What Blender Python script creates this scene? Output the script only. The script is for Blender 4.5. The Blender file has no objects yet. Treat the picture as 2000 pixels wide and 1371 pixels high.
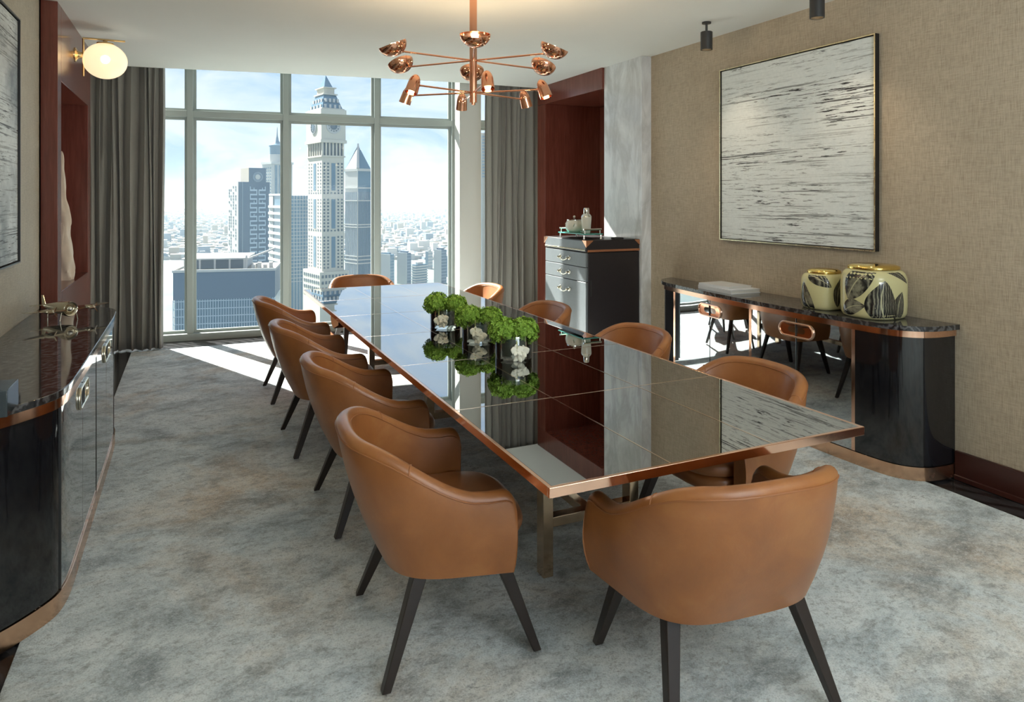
import bpy, math, random
from mathutils import Vector, Matrix, Quaternion, noise as mnoise
random.seed(7)
S = bpy.context.scene
COL = S.collection
PI = math.pi
# ------------------------------------------------------------------ camera
H = 1.555
F = 1365.0
TH = math.radians(24.706)
FWD = Vector((math.sin(TH), math.cos(TH), 0))
RGT = Vector((math.cos(TH), -math.sin(TH), 0))
cd = bpy.data.cameras.new('camera')
cam = bpy.data.objects.new('camera', cd)
COL.objects.link(cam)
cam.location = (0, 0, H)
cam.rotation_euler = (PI / 2, 0, -TH)
cd.sensor_width = 36
cd.lens = F / 2000 * 36
cd.shift_y = -(685.5 - 387) / 2000
cd.clip_end = 20000
cd.clip_start = 0.02
S.camera = cam
# ------------------------------------------------------------------ world
W = bpy.data.worlds.new('sky')
S.world = W
W.use_nodes = True
wt = W.node_tree
wt.nodes.clear()
def wn(t, **k):
    n = wt.nodes.new(t)
    for a, b in k.items():
        setattr(n, a, b)
    return n
wo = wn('ShaderNodeOutputWorld')
wb = wn('ShaderNodeBackground')
wb.inputs['Strength'].default_value = .62
tc = wn('ShaderNodeTexCoord')
sx = wn('ShaderNodeSeparateXYZ')
wt.links.new(tc.outputs['Generated'], sx.inputs[0])
rp = wn('ShaderNodeValToRGB')
rp.color_ramp.elements[0].position = 0.0
rp.color_ramp.elements[0].color = (.30, .44, .64, 1)
rp.color_ramp.elements[1].position = 0.9
rp.color_ramp.elements[1].color = (.30, .48, .78, 1)
e = rp.color_ramp.elements.new(.12)
e.color = (.41, .555, .78, 1)
wt.links.new(sx.outputs['Z'], rp.inputs[0])
ad = wn('ShaderNodeMath', operation='ADD')
ad.inputs[1].default_value = .30
wt.links.new(sx.outputs['Z'], ad.inputs[0])
dv = wn('ShaderNodeVectorMath', operation='SCALE')
iv = wn('ShaderNodeMath', operation='DIVIDE')
iv.inputs[0].default_value = 1
wt.links.new(ad.outputs[0], iv.inputs[1])
wt.links.new(tc.outputs['Generated'], dv.inputs[0])
wt.links.new(iv.outputs[0], dv.inputs['Scale'])
nz = wn('ShaderNodeTexNoise')
nz.inputs['Scale'].default_value = 1.9
nz.inputs['Detail'].default_value = 7
nz.inputs['Roughness'].default_value = .62
nz.inputs['Distortion'].default_value = .9
wt.links.new(dv.outputs[0], nz.inputs['Vector'])
cr = wn('ShaderNodeValToRGB')
cr.color_ramp.elements[0].position = .40
cr.color_ramp.elements[0].color = (0, 0, 0, 1)
cr.color_ramp.elements[1].position = .60
cr.color_ramp.elements[1].color = (.9, .9, .9, 1)
wt.links.new(nz.outputs['Fac'], cr.inputs[0])
mx = wn('ShaderNodeMixRGB')
wt.links.new(cr.outputs[0], mx.inputs[0])
wt.links.new(rp.outputs[0], mx.inputs[1])
mx.inputs[2].default_value = (.70, .75, .81, 1)
wt.links.new(mx.outputs[0], wb.inputs['Color'])
wt.links.new(wb.outputs[0], wo.inputs[0])
# ------------------------------------------------------------------ sun
SUND = Vector((.40 * .79, -.917 * .79, -.613)).normalized()
sl = bpy.data.lights.new('sun', 'SUN')
sl.energy = 14
sl.angle = math.radians(.6)
sl.color = (1, .95, .86)
so = bpy.data.objects.new('sun', sl)
COL.objects.link(so)
so.rotation_euler = SUND.to_track_quat('-Z', 'Y').to_euler()
so.location = (0, 20, 30)
S.view_settings.view_transform = 'Standard'
S.view_settings.look = 'None'
S.view_settings.exposure = 1.05
S.view_settings.gamma = 1
S.view_settings.use_curve_mapping = False
S.cycles.max_bounces = 10
S.cycles.diffuse_bounces = 5
S.cycles.glossy_bounces = 5
S.cycles.transparent_max_bounces = 16
S.cycles.sample_clamp_indirect = 6
S.cycles.caustics_reflective = False
S.cycles.caustics_refractive = False
CHAND_UP, CHAND_DOWN, GLOBE_W, SPOT_W = 1.8, 1.0, 2.5, 5.0

# added fill panel outside the invented rear window, imitating daylight
al = bpy.data.lights.new('rear_fill', 'AREA')
al.shape = 'RECTANGLE'
al.size = 3.6
al.size_y = 2.3
al.energy = 14
al.color = (.95, .97, 1)
ao = bpy.data.objects.new('rear_fill', al)
COL.objects.link(ao)
ao.location = (1.6, -3.62, 1.5)
ao.rotation_euler = (PI / 2, 0, 0)
# added unseen fill panel behind the camera, bounced off the ceiling
ul = bpy.data.lights.new('ceiling_fill', 'AREA')
ul.shape = 'RECTANGLE'
ul.size = 2.0
ul.size_y = 1.2
ul.energy = 92
ul.color = (.90, .97, 1)
uo = bpy.data.objects.new('ceiling_fill', ul)
COL.objects.link(uo)
uo.location = (1.5, -1.9, 1.7)
uo.rotation_euler = (math.radians(160), 0, 0)
# ------------------------------------------------------------------ helpers
ORIG = {}
class MB:
    def __init__(s):
        s.v = []
        s.f = []
    def add(s, vs, fs):
        b = len(s.v)
        s.v += [Vector(p) for p in vs]
        s.f += [tuple(i + b for i in q) for q in fs]
        return s
    def box(s, x0, x1, y0, y1, z0, z1):
        return s.add([(x0, y0, z0), (x1, y0, z0), (x1, y1, z0), (x0, y1, z0), (x0, y0, z1), (x1, y0, z1), (x1, y1, z1), (x0, y1, z1)],
                     [(0, 3, 2, 1), (4, 5, 6, 7), (0, 1, 5, 4), (1, 2, 6, 5), (2, 3, 7, 6), (3, 0, 4, 7)])
    def prism(s, pts, z0, z1):
        n = len(pts)
        vs = [(p[0], p[1], z0) for p in pts] + [(p[0], p[1], z1) for p in pts]
        fs = [tuple(range(n - 1, -1, -1)), tuple(range(n, 2 * n))]
        fs += [(i, (i + 1) % n, n + (i + 1) % n, n + i) for i in range(n)]
        return s.add(vs, fs)
    def bar(s, p0, p1, w0, w1=None, up=(0, 0, 1), h0=None, h1=None):
        p0 = Vector(p0); p1 = Vector(p1)
        w1 = w0 if w1 is None else w1
        h0 = w0 if h0 is None else h0
        h1 = w1 if h1 is None else h1
        d = (p1 - p0).normalized()
        a = Vector(up).cross(d)
        if a.length < 1e-4:
            a = Vector((1, 0, 0)).cross(d)
        a.normalize()
        b = d.cross(a)
        vs = []
        for p, w, h in ((p0, w0, h0), (p1, w1, h1)):
            for i, j in ((-1, -1), (1, -1), (1, 1), (-1, 1)):
                vs.append(p + a * (i * w / 2) + b * (j * h / 2))
        return s.add(vs, [(3, 2, 1, 0), (4, 5, 6, 7), (0, 1, 5, 4), (1, 2, 6, 5), (2, 3, 7, 6), (3, 0, 4, 7)])
    def tube(s, pts, r, n=8, closed=False, cap=True):
        pts = [Vector(p) for p in pts]
        m = len(pts)
        rs = r if isinstance(r, (list, tuple)) else [r] * m
        vs = []; fs = []
        pa = None
        for i, p in enumerate(pts):
            if closed:
                d = pts[(i + 1) % m] - pts[i - 1]
            else:
                d = pts[min(i + 1, m - 1)] - pts[max(i - 1, 0)]
            d.normalize()
            if pa is None:
                a = Vector((0, 0, 1)).cross(d)
                if a.length < 1e-3:
                    a = Vector((1, 0, 0)).cross(d)
            else:
                a = pa - d * pa.dot(d)
            a.normalize()
            pa = a
            b = d.cross(a)
            for k in range(n):
                t = 2 * PI * k / n
                vs.append(p + (a * math.cos(t) + b * math.sin(t)) * rs[i])
        for i in range(m if closed else m - 1):
            for k in range(n):
                j = (i + 1) % m
                fs.append((i * n + k, i * n + (k + 1) % n, j * n + (k + 1) % n, j * n + k))
        if cap and not closed:
            fs.append(tuple(range(n - 1, -1, -1)))
            fs.append(tuple((m - 1) * n + k for k in range(n)))
        return s.add(vs, fs)
    def lathe(s, prof, n=32, c=(0, 0, 0), axis=(0, 0, 1), sq=2.0, cap=True):
        q = Vector((0, 0, 1)).rotation_difference(Vector(axis).normalized())
        c = Vector(c)
        vs = []; fs = []
        for r, z in prof:
            for k in range(n):
                t = 2 * PI * k / n
                ct, st = math.cos(t), math.sin(t)
                x = math.copysign(abs(ct) ** (2 / sq), ct) * r
                y = math.copysign(abs(st) ** (2 / sq), st) * r
                vs.append(c + q @ Vector((x, y, z)))
        m = len(prof)
        for i in range(m - 1):
            for k in range(n):
                fs.append((i * n + k, i * n + (k + 1) % n, (i + 1) * n + (k + 1) % n, (i + 1) * n + k))
        if cap:
            fs.append(tuple(range(n - 1, -1, -1)))
            fs.append(tuple((m - 1) * n + k for k in range(n)))
        return s.add(vs, fs)
    def grid(s, fn, nu, nv):
        vs = [fn(i / nu, j / nv) for j in range(nv + 1) for i in range(nu + 1)]
        fs = [(j * (nu + 1) + i, j * (nu + 1) + i + 1, (j + 1) * (nu + 1) + i + 1, (j + 1) * (nu + 1) + i) for j in range(nv) for i in range(nu)]
        return s.add(vs, fs)
    def sphere(s, c, r, n=16, m=10, sc=(1, 1, 1)):
        pr = [(math.sin(PI * i / m), -math.cos(PI * i / m)) for i in range(m + 1)]
        vs = []; fs = []
        c = Vector(c)
        for a, z in pr:
            for k in range(n):
                t = 2 * PI * k / n
                vs.append(c + Vector((a * math.cos(t) * r * sc[0], a * math.sin(t) * r * sc[1], z * r * sc[2])))
        for i in range(m):
            for k in range(n):
                fs.append((i * n + k, i * n + (k + 1) % n, (i + 1) * n + (k + 1) % n, (i + 1) * n + k))
        return s.add(vs, fs)
    def mesh(s, name, smooth=None, o=Vector((0, 0, 0))):
        me = bpy.data.meshes.new(name)
        me.from_pydata([tuple(p - o) for p in s.v], [], s.f)
        me.validate()
        if smooth:
            me.shade_smooth()
            me.set_sharp_from_angle(angle=math.radians(smooth))
        me.update()
        return me
    def build(s, name, m=None, parent=None, smooth=None, bevel=0, seg=2, kind=None, solid=0, label=None):
        o0 = ORIG.get(parent.name, Vector((0, 0, 0))) if parent else Vector((0, 0, 0))
        me = s.mesh(name, smooth, o0)
        if m:
            me.materials.append(m)
        o = bpy.data.objects.new(name, me)
        COL.objects.link(o)
        if parent:
            o.parent = parent
        ORIG[o.name] = o0
        if solid:
            md = o.modifiers.new('solid', 'SOLIDIFY')
            md.thickness = solid
            md.offset = 0
        if bevel:
            md = o.modifiers.new('bevel', 'BEVEL')
            md.width = bevel
            md.segments = seg
            md.limit_method = 'ANGLE'
            md.angle_limit = math.radians(40)
            me.shade_smooth()
            me.set_sharp_from_angle(angle=math.radians(50))
            md.harden_normals = False
        if kind:
            o['kind'] = kind
        if label:
            o['label'] = label
        return o
def tag(o, label, cat, group=None):
    o['label'] = label
    o['category'] = cat
    if group:
        o['group'] = group
    return o
def thing(name, label, cat, loc=(0, 0, 0), group=None, rz=0):
    o = bpy.data.objects.new(name, None)
    COL.objects.link(o)
    o.location = loc
    o.rotation_euler = (0, 0, rz)
    o.empty_display_size = .1
    ORIG[o.name] = Vector(loc) if rz == 0 else Vector((0, 0, 0))
    return tag(o, label, cat, group)
def struct(o):
    o['kind'] = 'structure'
    return o
def dup(root, loc, rz, label):
    r = root.copy()
    COL.objects.link(r)
    r.location = loc
    r.rotation_euler = (0, 0, rz)
    r['label'] = label
    for ch in list(root.children):
        c = ch.copy()
        COL.objects.link(c)
        c.parent = r
        for g in ch.children:
            d = g.copy()
            COL.objects.link(d)
            d.parent = c
    return r
def lamp(name, loc, w, color, r=.02, kind='POINT', d=None, ang=None):
    l = bpy.data.lights.new(name, kind)
    l.energy = w
    l.color = color
    l.shadow_soft_size = r
    o = bpy.data.objects.new(name, l)
    COL.objects.link(o)
    o.location = loc
    if kind == 'SPOT':
        l.spot_size = ang
        l.spot_blend = .8
        o.rotation_euler = Vector(d).to_track_quat('-Z', 'Y').to_euler()
    return o

# ------------------------------------------------------------------ materials
class NT:
    def __init__(s, name):
        s.m = bpy.data.materials.new(name)
        s.m.use_nodes = True
        s.t = s.m.node_tree
        s.t.nodes.clear()
        s.out = s.n('ShaderNodeOutputMaterial')
    def n(s, t, inp=None, **k):
        nd = s.t.nodes.new(t)
        for a, b in k.items():
            setattr(nd, a, b)
        if inp:
            for a, b in inp.items():
                if isinstance(b, bpy.types.NodeSocket):
                    s.t.links.new(b, nd.inputs[a])
                else:
                    nd.inputs[a].default_value = b
        return nd
    def l(s, a, b):
        s.t.links.new(a, b)
    def coord(s, scale=(1, 1, 1), rot=(0, 0, 0), loc=(0, 0, 0), src='Object'):
        t = s.n('ShaderNodeTexCoord')
        return s.n('ShaderNodeMapping', {'Vector': t.outputs[src], 'Scale': scale, 'Rotation': rot, 'Location': loc}).outputs[0]
    def noise(s, vec, scale, detail=4, rough=.5, dist=0):
        return s.n('ShaderNodeTexNoise', {'Vector': vec, 'Scale': scale, 'Detail': detail, 'Roughness': rough, 'Distortion': dist}).outputs['Fac']
    def ramp(s, fac, stops):
        r = s.n('ShaderNodeValToRGB', {'Fac': fac})
        el = r.color_ramp.elements
        while len(el) < len(stops):
            el.new(.5)
        for q, (p, c) in zip(el, stops):
            q.position = p
            q.color = (c, c, c, 1) if isinstance(c, (int, float)) else (*c, 1)
        return r.outputs[0]
    def mix(s, fac, a, b, mode='MIX'):
        n = s.n('ShaderNodeMixRGB', blend_type=mode)
        for i, x in enumerate((fac, a, b)):
            if isinstance(x, bpy.types.NodeSocket):
                s.l(x, n.inputs[i])
            else:
                n.inputs[i].default_value = x if i == 0 else ((*x, 1) if len(x) == 3 else x)
        return n.outputs[0]
    def math(s, op, a, b=0):
        n = s.n('ShaderNodeMath', operation=op)
        for i, x in enumerate((a, b)):
            if isinstance(x, bpy.types.NodeSocket):
                s.l(x, n.inputs[i])
            else:
                n.inputs[i].default_value = x
        return n.outputs[0]
    def bump(s, h, strength=.3, dist=.01):
        return s.n('ShaderNodeBump', {'Height': h, 'Strength': strength, 'Distance': dist}).outputs[0]
    def bsdf(s, color, rough=.5, metal=0, spec=.5, normal=None, **k):
        b = s.n('ShaderNodeBsdfPrincipled')
        for nm, x in (('Base Color', color), ('Roughness', rough), ('Metallic', metal), ('Specular IOR Level', spec)):
            if isinstance(x, bpy.types.NodeSocket):
                s.l(x, b.inputs[nm])
            else:
                b.inputs[nm].default_value = (*x, 1) if nm == 'Base Color' else x
        if normal:
            s.l(normal, b.inputs['Normal'])
        for a, x in k.items():
            b.inputs[a.replace('_', ' ')].default_value = x
        s.l(b.outputs[0], s.out.inputs[0])
        return s.m
def simple(name, c, rough=.5, metal=0, spec=.5, var=.06, sc=20, bump=0):
    t = NT(name)
    v = t.coord()
    f = t.noise(v, sc, 3)
    col = t.mix(f, tuple(x * (1 - var) for x in c), tuple(min(1, x * (1 + var)) for x in c))
    nm = t.bump(f, bump, .005) if bump else None
    return t.bsdf(col, rough, metal, spec, nm)
M = {}
def leather():
    t = NT('tan_leather')
    v = t.coord()
    a = t.noise(v, 5, 5, .6, .4)
    col = t.ramp(a, [(.3, (.255, .088, .022)), (.55, (.325, .118, .032)), (.75, (.39, .160, .047))])
    f = t.noise(v, 130, 3, .6)
    rg = t.ramp(a, [(.3, .36), (.7, .46)])
    return t.bsdf(col, rg, 0, .5, t.bump(f, .12, .002), Coat_Weight=.35, Coat_Roughness=.22)
M['leather'] = leather()
M['leather_dark'] = simple('tan_leather_seat', (.30, .115, .04), .4, 0, .5, .15, 6, .05)
M['stitch'] = simple('leather_piping', (.30, .11, .035), .45)
M['leg'] = simple('dark_stained_wood', (.022, .014, .011), .38, 0, .5, .3, 30)
def rose(name, c, rough=.1, bump=.0):
    t = NT(name)
    v = t.coord()
    f = t.noise(v, 9, 4, .6)
    rg = t.ramp(f, [(.3, rough * .7), (.7, rough * 1.4)])
    return t.bsdf(c, rg, 1, .5, t.bump(f, bump, .01) if bump else None)
M['rose'] = rose('rose_gold_metal', (.86, .53, .38), .10)
M['line'] = rose('pale_rose_strip', (.86, .70, .58), .16)
M['bronze'] = rose('polished_bronze', (.72, .55, .38), .10)
M['plinth'] = rose('copper_plinth', (.80, .50, .33), .22)
M['copper'] = rose('polished_copper', (.80, .40, .25), .09)
M['brass'] = rose('brushed_brass', (.80, .60, .30), .22)
M['pale_gold'] = rose('pale_gold_leaf', (.74, .66, .44), .25)
M['gold'] = rose('shiny_gold', (.88, .66, .22), .12)
M['silver'] = rose('polished_silver', (.80, .78, .72), .10)
M['nickel'] = rose('champagne_nickel', (.66, .62, .50), .16)
M['dark_metal'] = simple('dark_metal', (.03, .03, .03), .4)
def tableglass():
    t = NT('black_mirror_glass')
    f = t.noise(t.coord(), 2, 2)
    return t.bsdf(t.mix(f, (.40, .415, .415), (.42, .435, .435)), .012, 1, .5)
M['table_glass'] = tableglass()
def doormirror():
    t = NT('smoked_mirror')
    f = t.noise(t.coord(), 2, 2)
    return t.bsdf(t.mix(f, (.46, .49, .51), (.50, .53, .55)), .02, 1, .5)
M['door_mirror'] = doormirror()
M['lacquer'] = simple('black_lacquer', (.008, .008, .01), .07, 0, .8)
def darkmarble():
    t = NT('dark_veined_marble')
    v = t.coord((1, 1, 1), (0, 0, .6))
    w = t.n('ShaderNodeTexWave', {'Vector': v, 'Scale': 6, 'Distortion': 14, 'Detail': 6, 'Detail Scale': 2.2}).outputs['Fac']
    n = t.noise(v, 5, 6, .65)
    c = t.ramp(w, [(.2, (.014, .015, .018)), (.62, (.035, .035, .038)), (.9, (.11, .11, .115))])
    c = t.mix(t.ramp(n, [(.35, 0), (.7, .5)]), c, (.05, .045, .043))
    return t.bsdf(c, .05, 0, .7)
M['dark_marble'] = darkmarble()
def whitemarble():
    t = NT('white_veined_marble')
    v = t.coord((1, 1, .35))
    n1 = t.noise(v, 3.2, 9, .62, 1.1)
    n2 = t.noise(v, 1.3, 8, .6, 1.6)
    vein = t.ramp(n1, [(.38, 0), (.49, .42), (.54, .08), (.62, 0)])
    vein2 = t.ramp(n2, [(.42, 0), (.5, .5), (.58, 0)])
    c = t.mix(vein, (.78, .80, .81), (.48, .50, .52))
    c = t.mix(vein2, c, (.36, .355, .345))
    return t.bsdf(c, .16, 0, .5)
M['white_marble'] = whitemarble()
def floormarble():
    t = NT('striped_floor_stone')
    v = t.coord((1, 1, 1), (0, 0, -.55))
    w = t.n('ShaderNodeTexWave', {'Vector': v, 'Scale': 3.2, 'Distortion': 7, 'Detail': 5, 'Detail Scale': 1.0}).outputs['Fac']
    c = t.ramp(w, [(.10, (.009, .009, .010)), (.30, (.028, .027, .029)), (.85, (.042, .041, .044))])
    return t.bsdf(c, .14, 0, .5)
M['floor'] = floormarble()
def mahogany():
    t = NT('red_mahogany')
    v = t.coord((6, 6, .5))
    n = t.noise(v, 6, 6, .6, .5)
    c = t.ramp(n, [(.3, (.115, .030, .019)), (.55, (.17, .046, .030)), (.75, (.22, .064, .042))])
    f = t.noise(t.coord((60, 60, 2)), 8, 3)
    c = t.mix(.25, c, t.mix(f, (.10, .028, .02), (.22, .062, .042)))
    return t.bsdf(c, .20, 0, .6, t.bump(f, .03, .002))
M['wood'] = mahogany()
M['base_wood'] = simple('shaded_mahogany', (.05, .014, .010), .3, 0, .5, .2, 12)  # mahogany darkened so the baseboard's shade is in its colour
def wallpaper(name, a, b):
    t = NT(name)
    v1 = t.coord((230, 230, 14))
    v2 = t.coord((18, 18, 210))
    n1 = t.noise(v1, 1, 3, .6)
    n2 = t.noise(v2, 1, 3, .6)
    h = t.math('ADD', n1, t.math('MULTIPLY', n2, .7))
    big = t.noise(t.coord(), 2.2, 5, .6)
    c = t.mix(t.ramp(h, [(.55, 0), (1.0, 1)]), a, b)
    c = t.mix(t.ramp(big, [(.3, .25), (.7, 0)]), c, tuple(x * .75 for x in a))
    return t.bsdf(c, .62, 0, .35, t.bump(h, .35, .006))
M['wallpaper'] = wallpaper('woven_wallcovering', (.34, .272, .195), (.54, .46, .35))
M['wallpaper_l'] = wallpaper('woven_wallcovering_pale', (.36, .32, .25), (.56, .51, .41))
M['ceiling'] = simple('white_plaster', (.84, .84, .80), .9, 0, .2, .02, 3)
M['white_paint'] = simple('white_column_paint', (.58, .575, .54), .55, 0, .4, .02, 4)
M['frame_paint'] = simple('window_frame_paint', (.34, .38, .36), .4, 0, .5, .03, 4)
M['black_frame'] = simple('black_frame_paint', (.010, .009, .009), .35)
def rugmat():
    t = NT('silk_rug')
    v = t.coord((1, 1, 1), (0, 0, .5))
    vs = t.coord((1.0, 1.35, 1), (0, 0, -.5))
    n1 = t.noise(vs, 2.7, 8, .66, .35)
    n2 = t.noise(v, .95, 6, .65, .6)
    n3 = t.noise(v, 150, 3, .75)
    n5 = t.noise(vs, 38, 5, .72, .2)
    n4 = t.noise(vs, 8.5, 7, .70, .3)
    grey = t.ramp(n1, [(.33, (.27, .325, .35)), (.44, (.52, .595, .625)), (.53, (.74, .815, .835)), (.66, (.88, .93, .94))])
    brown = t.ramp(n1, [(.33, (.26, .19, .12)), (.54, (.58, .46, .33)), (.68, (.80, .70, .56))])
    c = t.mix(t.ramp(n2, [(.50, 0), (.66, .85)]), grey, brown)
    c = t.mix(t.ramp(n4, [(.33, .62), (.47, 0)]), c, (.17, .19, .195))
    c = t.mix(t.ramp(n4, [(.53, 0), (.68, .60)]), c, (.84, .88, .89))
    c = t.mix(t.ramp(n5, [(.34, .55), (.48, 0)]), c, (.17, .185, .185))
    c = t.mix(t.ramp(n5, [(.52, 0), (.70, .55)]), c, (.90, .93, .93))
    c = t.mix(t.ramp(n3, [(.32, .45), (.48, 0)]), c, (.16, .165, .16))
    c = t.mix(t.ramp(n3, [(.52, 0), (.70, .45)]), c, (.92, .94, .94))
    hh = t.math('ADD', t.math('ADD', t.math('MULTIPLY', n3, .35), t.math('MULTIPLY', n5, .5)), t.math('MULTIPLY', n4, .5))
    return t.bsdf(c, .75, 0, .25, t.bump(hh, .8, .016), Sheen_Weight=.3)
M['rug'] = rugmat()
def curtainmat():
    t = NT('grey_curtain_cloth')
    f = t.noise(t.coord((300, 300, 300)), 1, 2)
    c = t.mix(f, (.24, .23, .205), (.35, .335, .305))
    t.bsdf(c, .75, 0, .3, t.bump(f, .1, .002), Sheen_Weight=.15)
    bs = t.out.inputs[0].links[0].from_socket
    tl = t.n('ShaderNodeBsdfTranslucent', {'Color': c})
    ms = t.n('ShaderNodeMixShader', {0: .10, 1: bs, 2: tl.outputs[0]})
    t.l(ms.outputs[0], t.out.inputs[0])
    return t.m
M['curtain'] = curtainmat()
def thin_glass(name, tint, refl=1.0, rough=0.0, gcol=(1, 1, 1)):
    t = NT(name)
    tr = t.n('ShaderNodeBsdfTransparent', {'Color': (*tint, 1)})
    gl = t.n('ShaderNodeBsdfGlossy', {'Color': (*gcol, 1), 'Roughness': rough})
    fr = t.n('ShaderNodeFresnel', {'IOR': 1.45})
    f = t.math('MULTIPLY', fr.outputs[0], refl)
    mx = t.n('ShaderNodeMixShader', {0: f, 1: tr.outputs[0], 2: gl.outputs[0]})
    t.l(mx.outputs[0], t.out.inputs[0])
    return t.m
M['pane'] = thin_glass('window_glass', (.95, .98, .985), .04)
M['vase_glass'] = thin_glass('clear_vase_glass', (.93, .965, .955), 1.3)
M['teal_glass'] = simple('teal_tray_glass', (.10, .42, .36), .08, 0, .6)
def emit(name, c, s):
    t = NT(name)
    n = t.n('ShaderNodeEmission', {'Color': (*c, 1), 'Strength': s})
    t.l(n.outputs[0], t.out.inputs[0])
    return t.m
M['bulb'] = emit('lit_bulb', (1, .66, .30), 14)
def globeglass():
    t = NT('lit_opal_glass')
    e = t.n('ShaderNodeEmission', {'Color': (1, .83, .62, 1), 'Strength': .20})
    r = t.n('ShaderNodeBsdfRefraction', {'Color': (1, .93, .8, 1), 'Roughness': .55, 'IOR': 1.02})
    d = t.n('ShaderNodeBsdfPrincipled', {'Base Color': (.8, .78, .72, 1), 'Roughness': .25})
    a = t.n('ShaderNodeMixShader', {0: .35, 1: d.outputs[0], 2: r.outputs[0]})
    b = t.n('ShaderNodeAddShader', {0: a.outputs[0], 1: e.outputs[0]})
    t.l(b.outputs[0], t.out.inputs[0])
    return t.m
M['globe'] = globeglass()
def artmat(name, dark=0.0, tilt=0.05, seed=0.0):
    t = NT(name)
    # object coordinates: y runs along the canvas, z up
    def layer(sy, sz, rot, loc, lo, hi, dist=0):
        v = t.coord((1, sy, sz), (rot, 0, 0), loc)
        return t.ramp(t.noise(v, 1, 5, .68, dist), [(lo, 0), (hi, 1)])
    a = layer(.75, 62, tilt, (seed, 0, 0), .572, .59)
    b = layer(5.2, 80, tilt * .8, (seed + 4, 0, 0), .58, .597)
    g = layer(.5, 4.2, tilt, (seed + 8, 0, 0), .40, .58)
    cc = layer(1.8, 55, -tilt * .5, (seed + 12, 0, 0), .605, .622, .2)
    big = layer(1.6, 34, tilt, (seed + 15, 0, 0), .665, .69)
    fine = layer(.8, 150, tilt * .6, (seed + 19, 0, 0), .56, .66)
    k = t.math('MAXIMUM', t.math('MAXIMUM', t.math('MULTIPLY', a, .9), b), cc)
    k = t.math('MULTIPLY', k, t.math('ADD', t.math('MULTIPLY', g, .92), .10))
    k = t.math('MAXIMUM', t.math('MAXIMUM', k, big), t.math('MULTIPLY', fine, t.math('ADD', t.math('MULTIPLY', g, .2), .04)))
    sp = t.noise(t.coord((1, 30, 40), (0, 0, 0), (seed, 3, 1)), 1, 6, .8)
    base = t.ramp(sp, [(.35, (.66, .71, .71)), (.6, (.74, .785, .78))])
    if dark:
        sh = layer(1.3, 1.6, .5, (seed + 20, 0, 0), .42, .66)
        base = t.mix(sh, base, (.17, .20, .22))
    c = t.mix(k, base, (.018, .018, .02))
    return t.bsdf(c, .5, 0, .4)
M['art_r'] = artmat('stroke_canvas', 0, .05, 0)
M['art_l'] = artmat('stroke_canvas_dark', 1, -.16, 31)

XR, XL, ZC = 3.86, -.895, 2.86
YB = -3.3
# ------------------------------------------------------------------ room shell
struct(MB().box(-1.6, 4.7, YB - .2, 8.75, -.15, 0).build('floor', M['floor']))
cb = MB()
ce = [(-1.6, 7.93), (-.95, 7.91), (-.27, 7.84), (.3, 7.75), (.87, 7.65), (1.8, 7.52), (2.66, 7.43), (3.3, 7.41), (4.7, 7.41)]
cb.prism([(-1.6, YB - .2), (4.7, YB - .2)] + ce[::-1], ZC, ZC + .15)
struct(cb.build('ceiling', M['ceiling']))
pk = MB()
for i in range(len(ce) - 1):
    (x0, y0), (x1, y1) = ce[i], ce[i + 1]
    pk.add([(x0, y0, ZC + .15), (x1, y1, ZC + .15), (x1, y1, 3.42), (x0, y0, 3.42)], [(0, 1, 2, 3)])
pk.prism([(-1.6, 7.3), (4.7, 7.3), (4.7, 8.02), (-1.6, 8.56)], 3.42, 3.5)
struct(pk.build('trim_curtain_pocket', M['ceiling']))
struct(MB().box(XR, XR + .2, YB, 5.963, 0, ZC).build('wall_right', M['wallpaper']))
struct(MB().box(XL - .2, XL, YB, 5.47, 0, ZC).build('wall_left', M['wallpaper_l']))
bw = MB()
bw.box(XL - .2, -.3, YB - .2, YB, 0, ZC).box(3.5, XR + .2, YB - .2, YB, 0, ZC).box(-.3, 3.5, YB - .2, YB, 0, .25).box(-.3, 3.5, YB - .2, YB, 2.7, ZC)
struct(bw.build('wall_back', M['wallpaper']))
w2 = struct(MB().box(-.3, 3.5, YB - .14, YB - .08, .25, .31).box(-.3, 3.5, YB - .14, YB - .08, 2.64, 2.7).box(-.3, -.24, YB - .14, YB - .08, .31, 2.64).box(3.44, 3.5, YB - .14, YB - .08, .31, 2.64).build('added_rear_window', M['frame_paint']))  # invented rear window, added so sky light fills the near room
MB().box(-.24, 3.44, YB - .112, YB - .108, .31, 2.64).build('pane', M['pane'], w2)
bb = MB().box(XR - .02, XR, YB, 2.49, 0, .16).box(XR - .026, XR, YB, 2.49, .0, .03)
struct(bb.build('baseboard_right', M['base_wood'], bevel=.004))
# side walls beyond the wood units
struct(MB().box(-1.5, -1.30, 5.47, 8.6, 0, 3.42).box(-1.3, XL, 5.42, 5.47, 0, ZC).build('wall_left_recess', M['wallpaper_l']))
struct(MB().box(4.55, 4.7, 5.963, 8.2, 0, 3.42).build('wall_right_recess', M['wallpaper']))
# marble pilaster
mp = MB().box(3.757, XR + .05, 5.32, 5.963, 0, ZC)
struct(mp.build('trim_marble_pilaster', M['white_marble'], bevel=.003))
# right wood niche unit
rn = MB()
rn.box(3.73, 4.5, 5.963, 7.385, 2.645, ZC)      # header
rn.box(3.73, 4.5, 7.19, 7.385, 0, 2.645)         # far jamb
rn.box(4.47, 4.52, 5.963, 7.19, 0, 2.645)        # back
rn.box(3.80, 4.5, 5.93, 5.963, 0, 2.645)
struct(rn.build('trim_wood_niche_right', M['wood'], bevel=.003))
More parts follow.
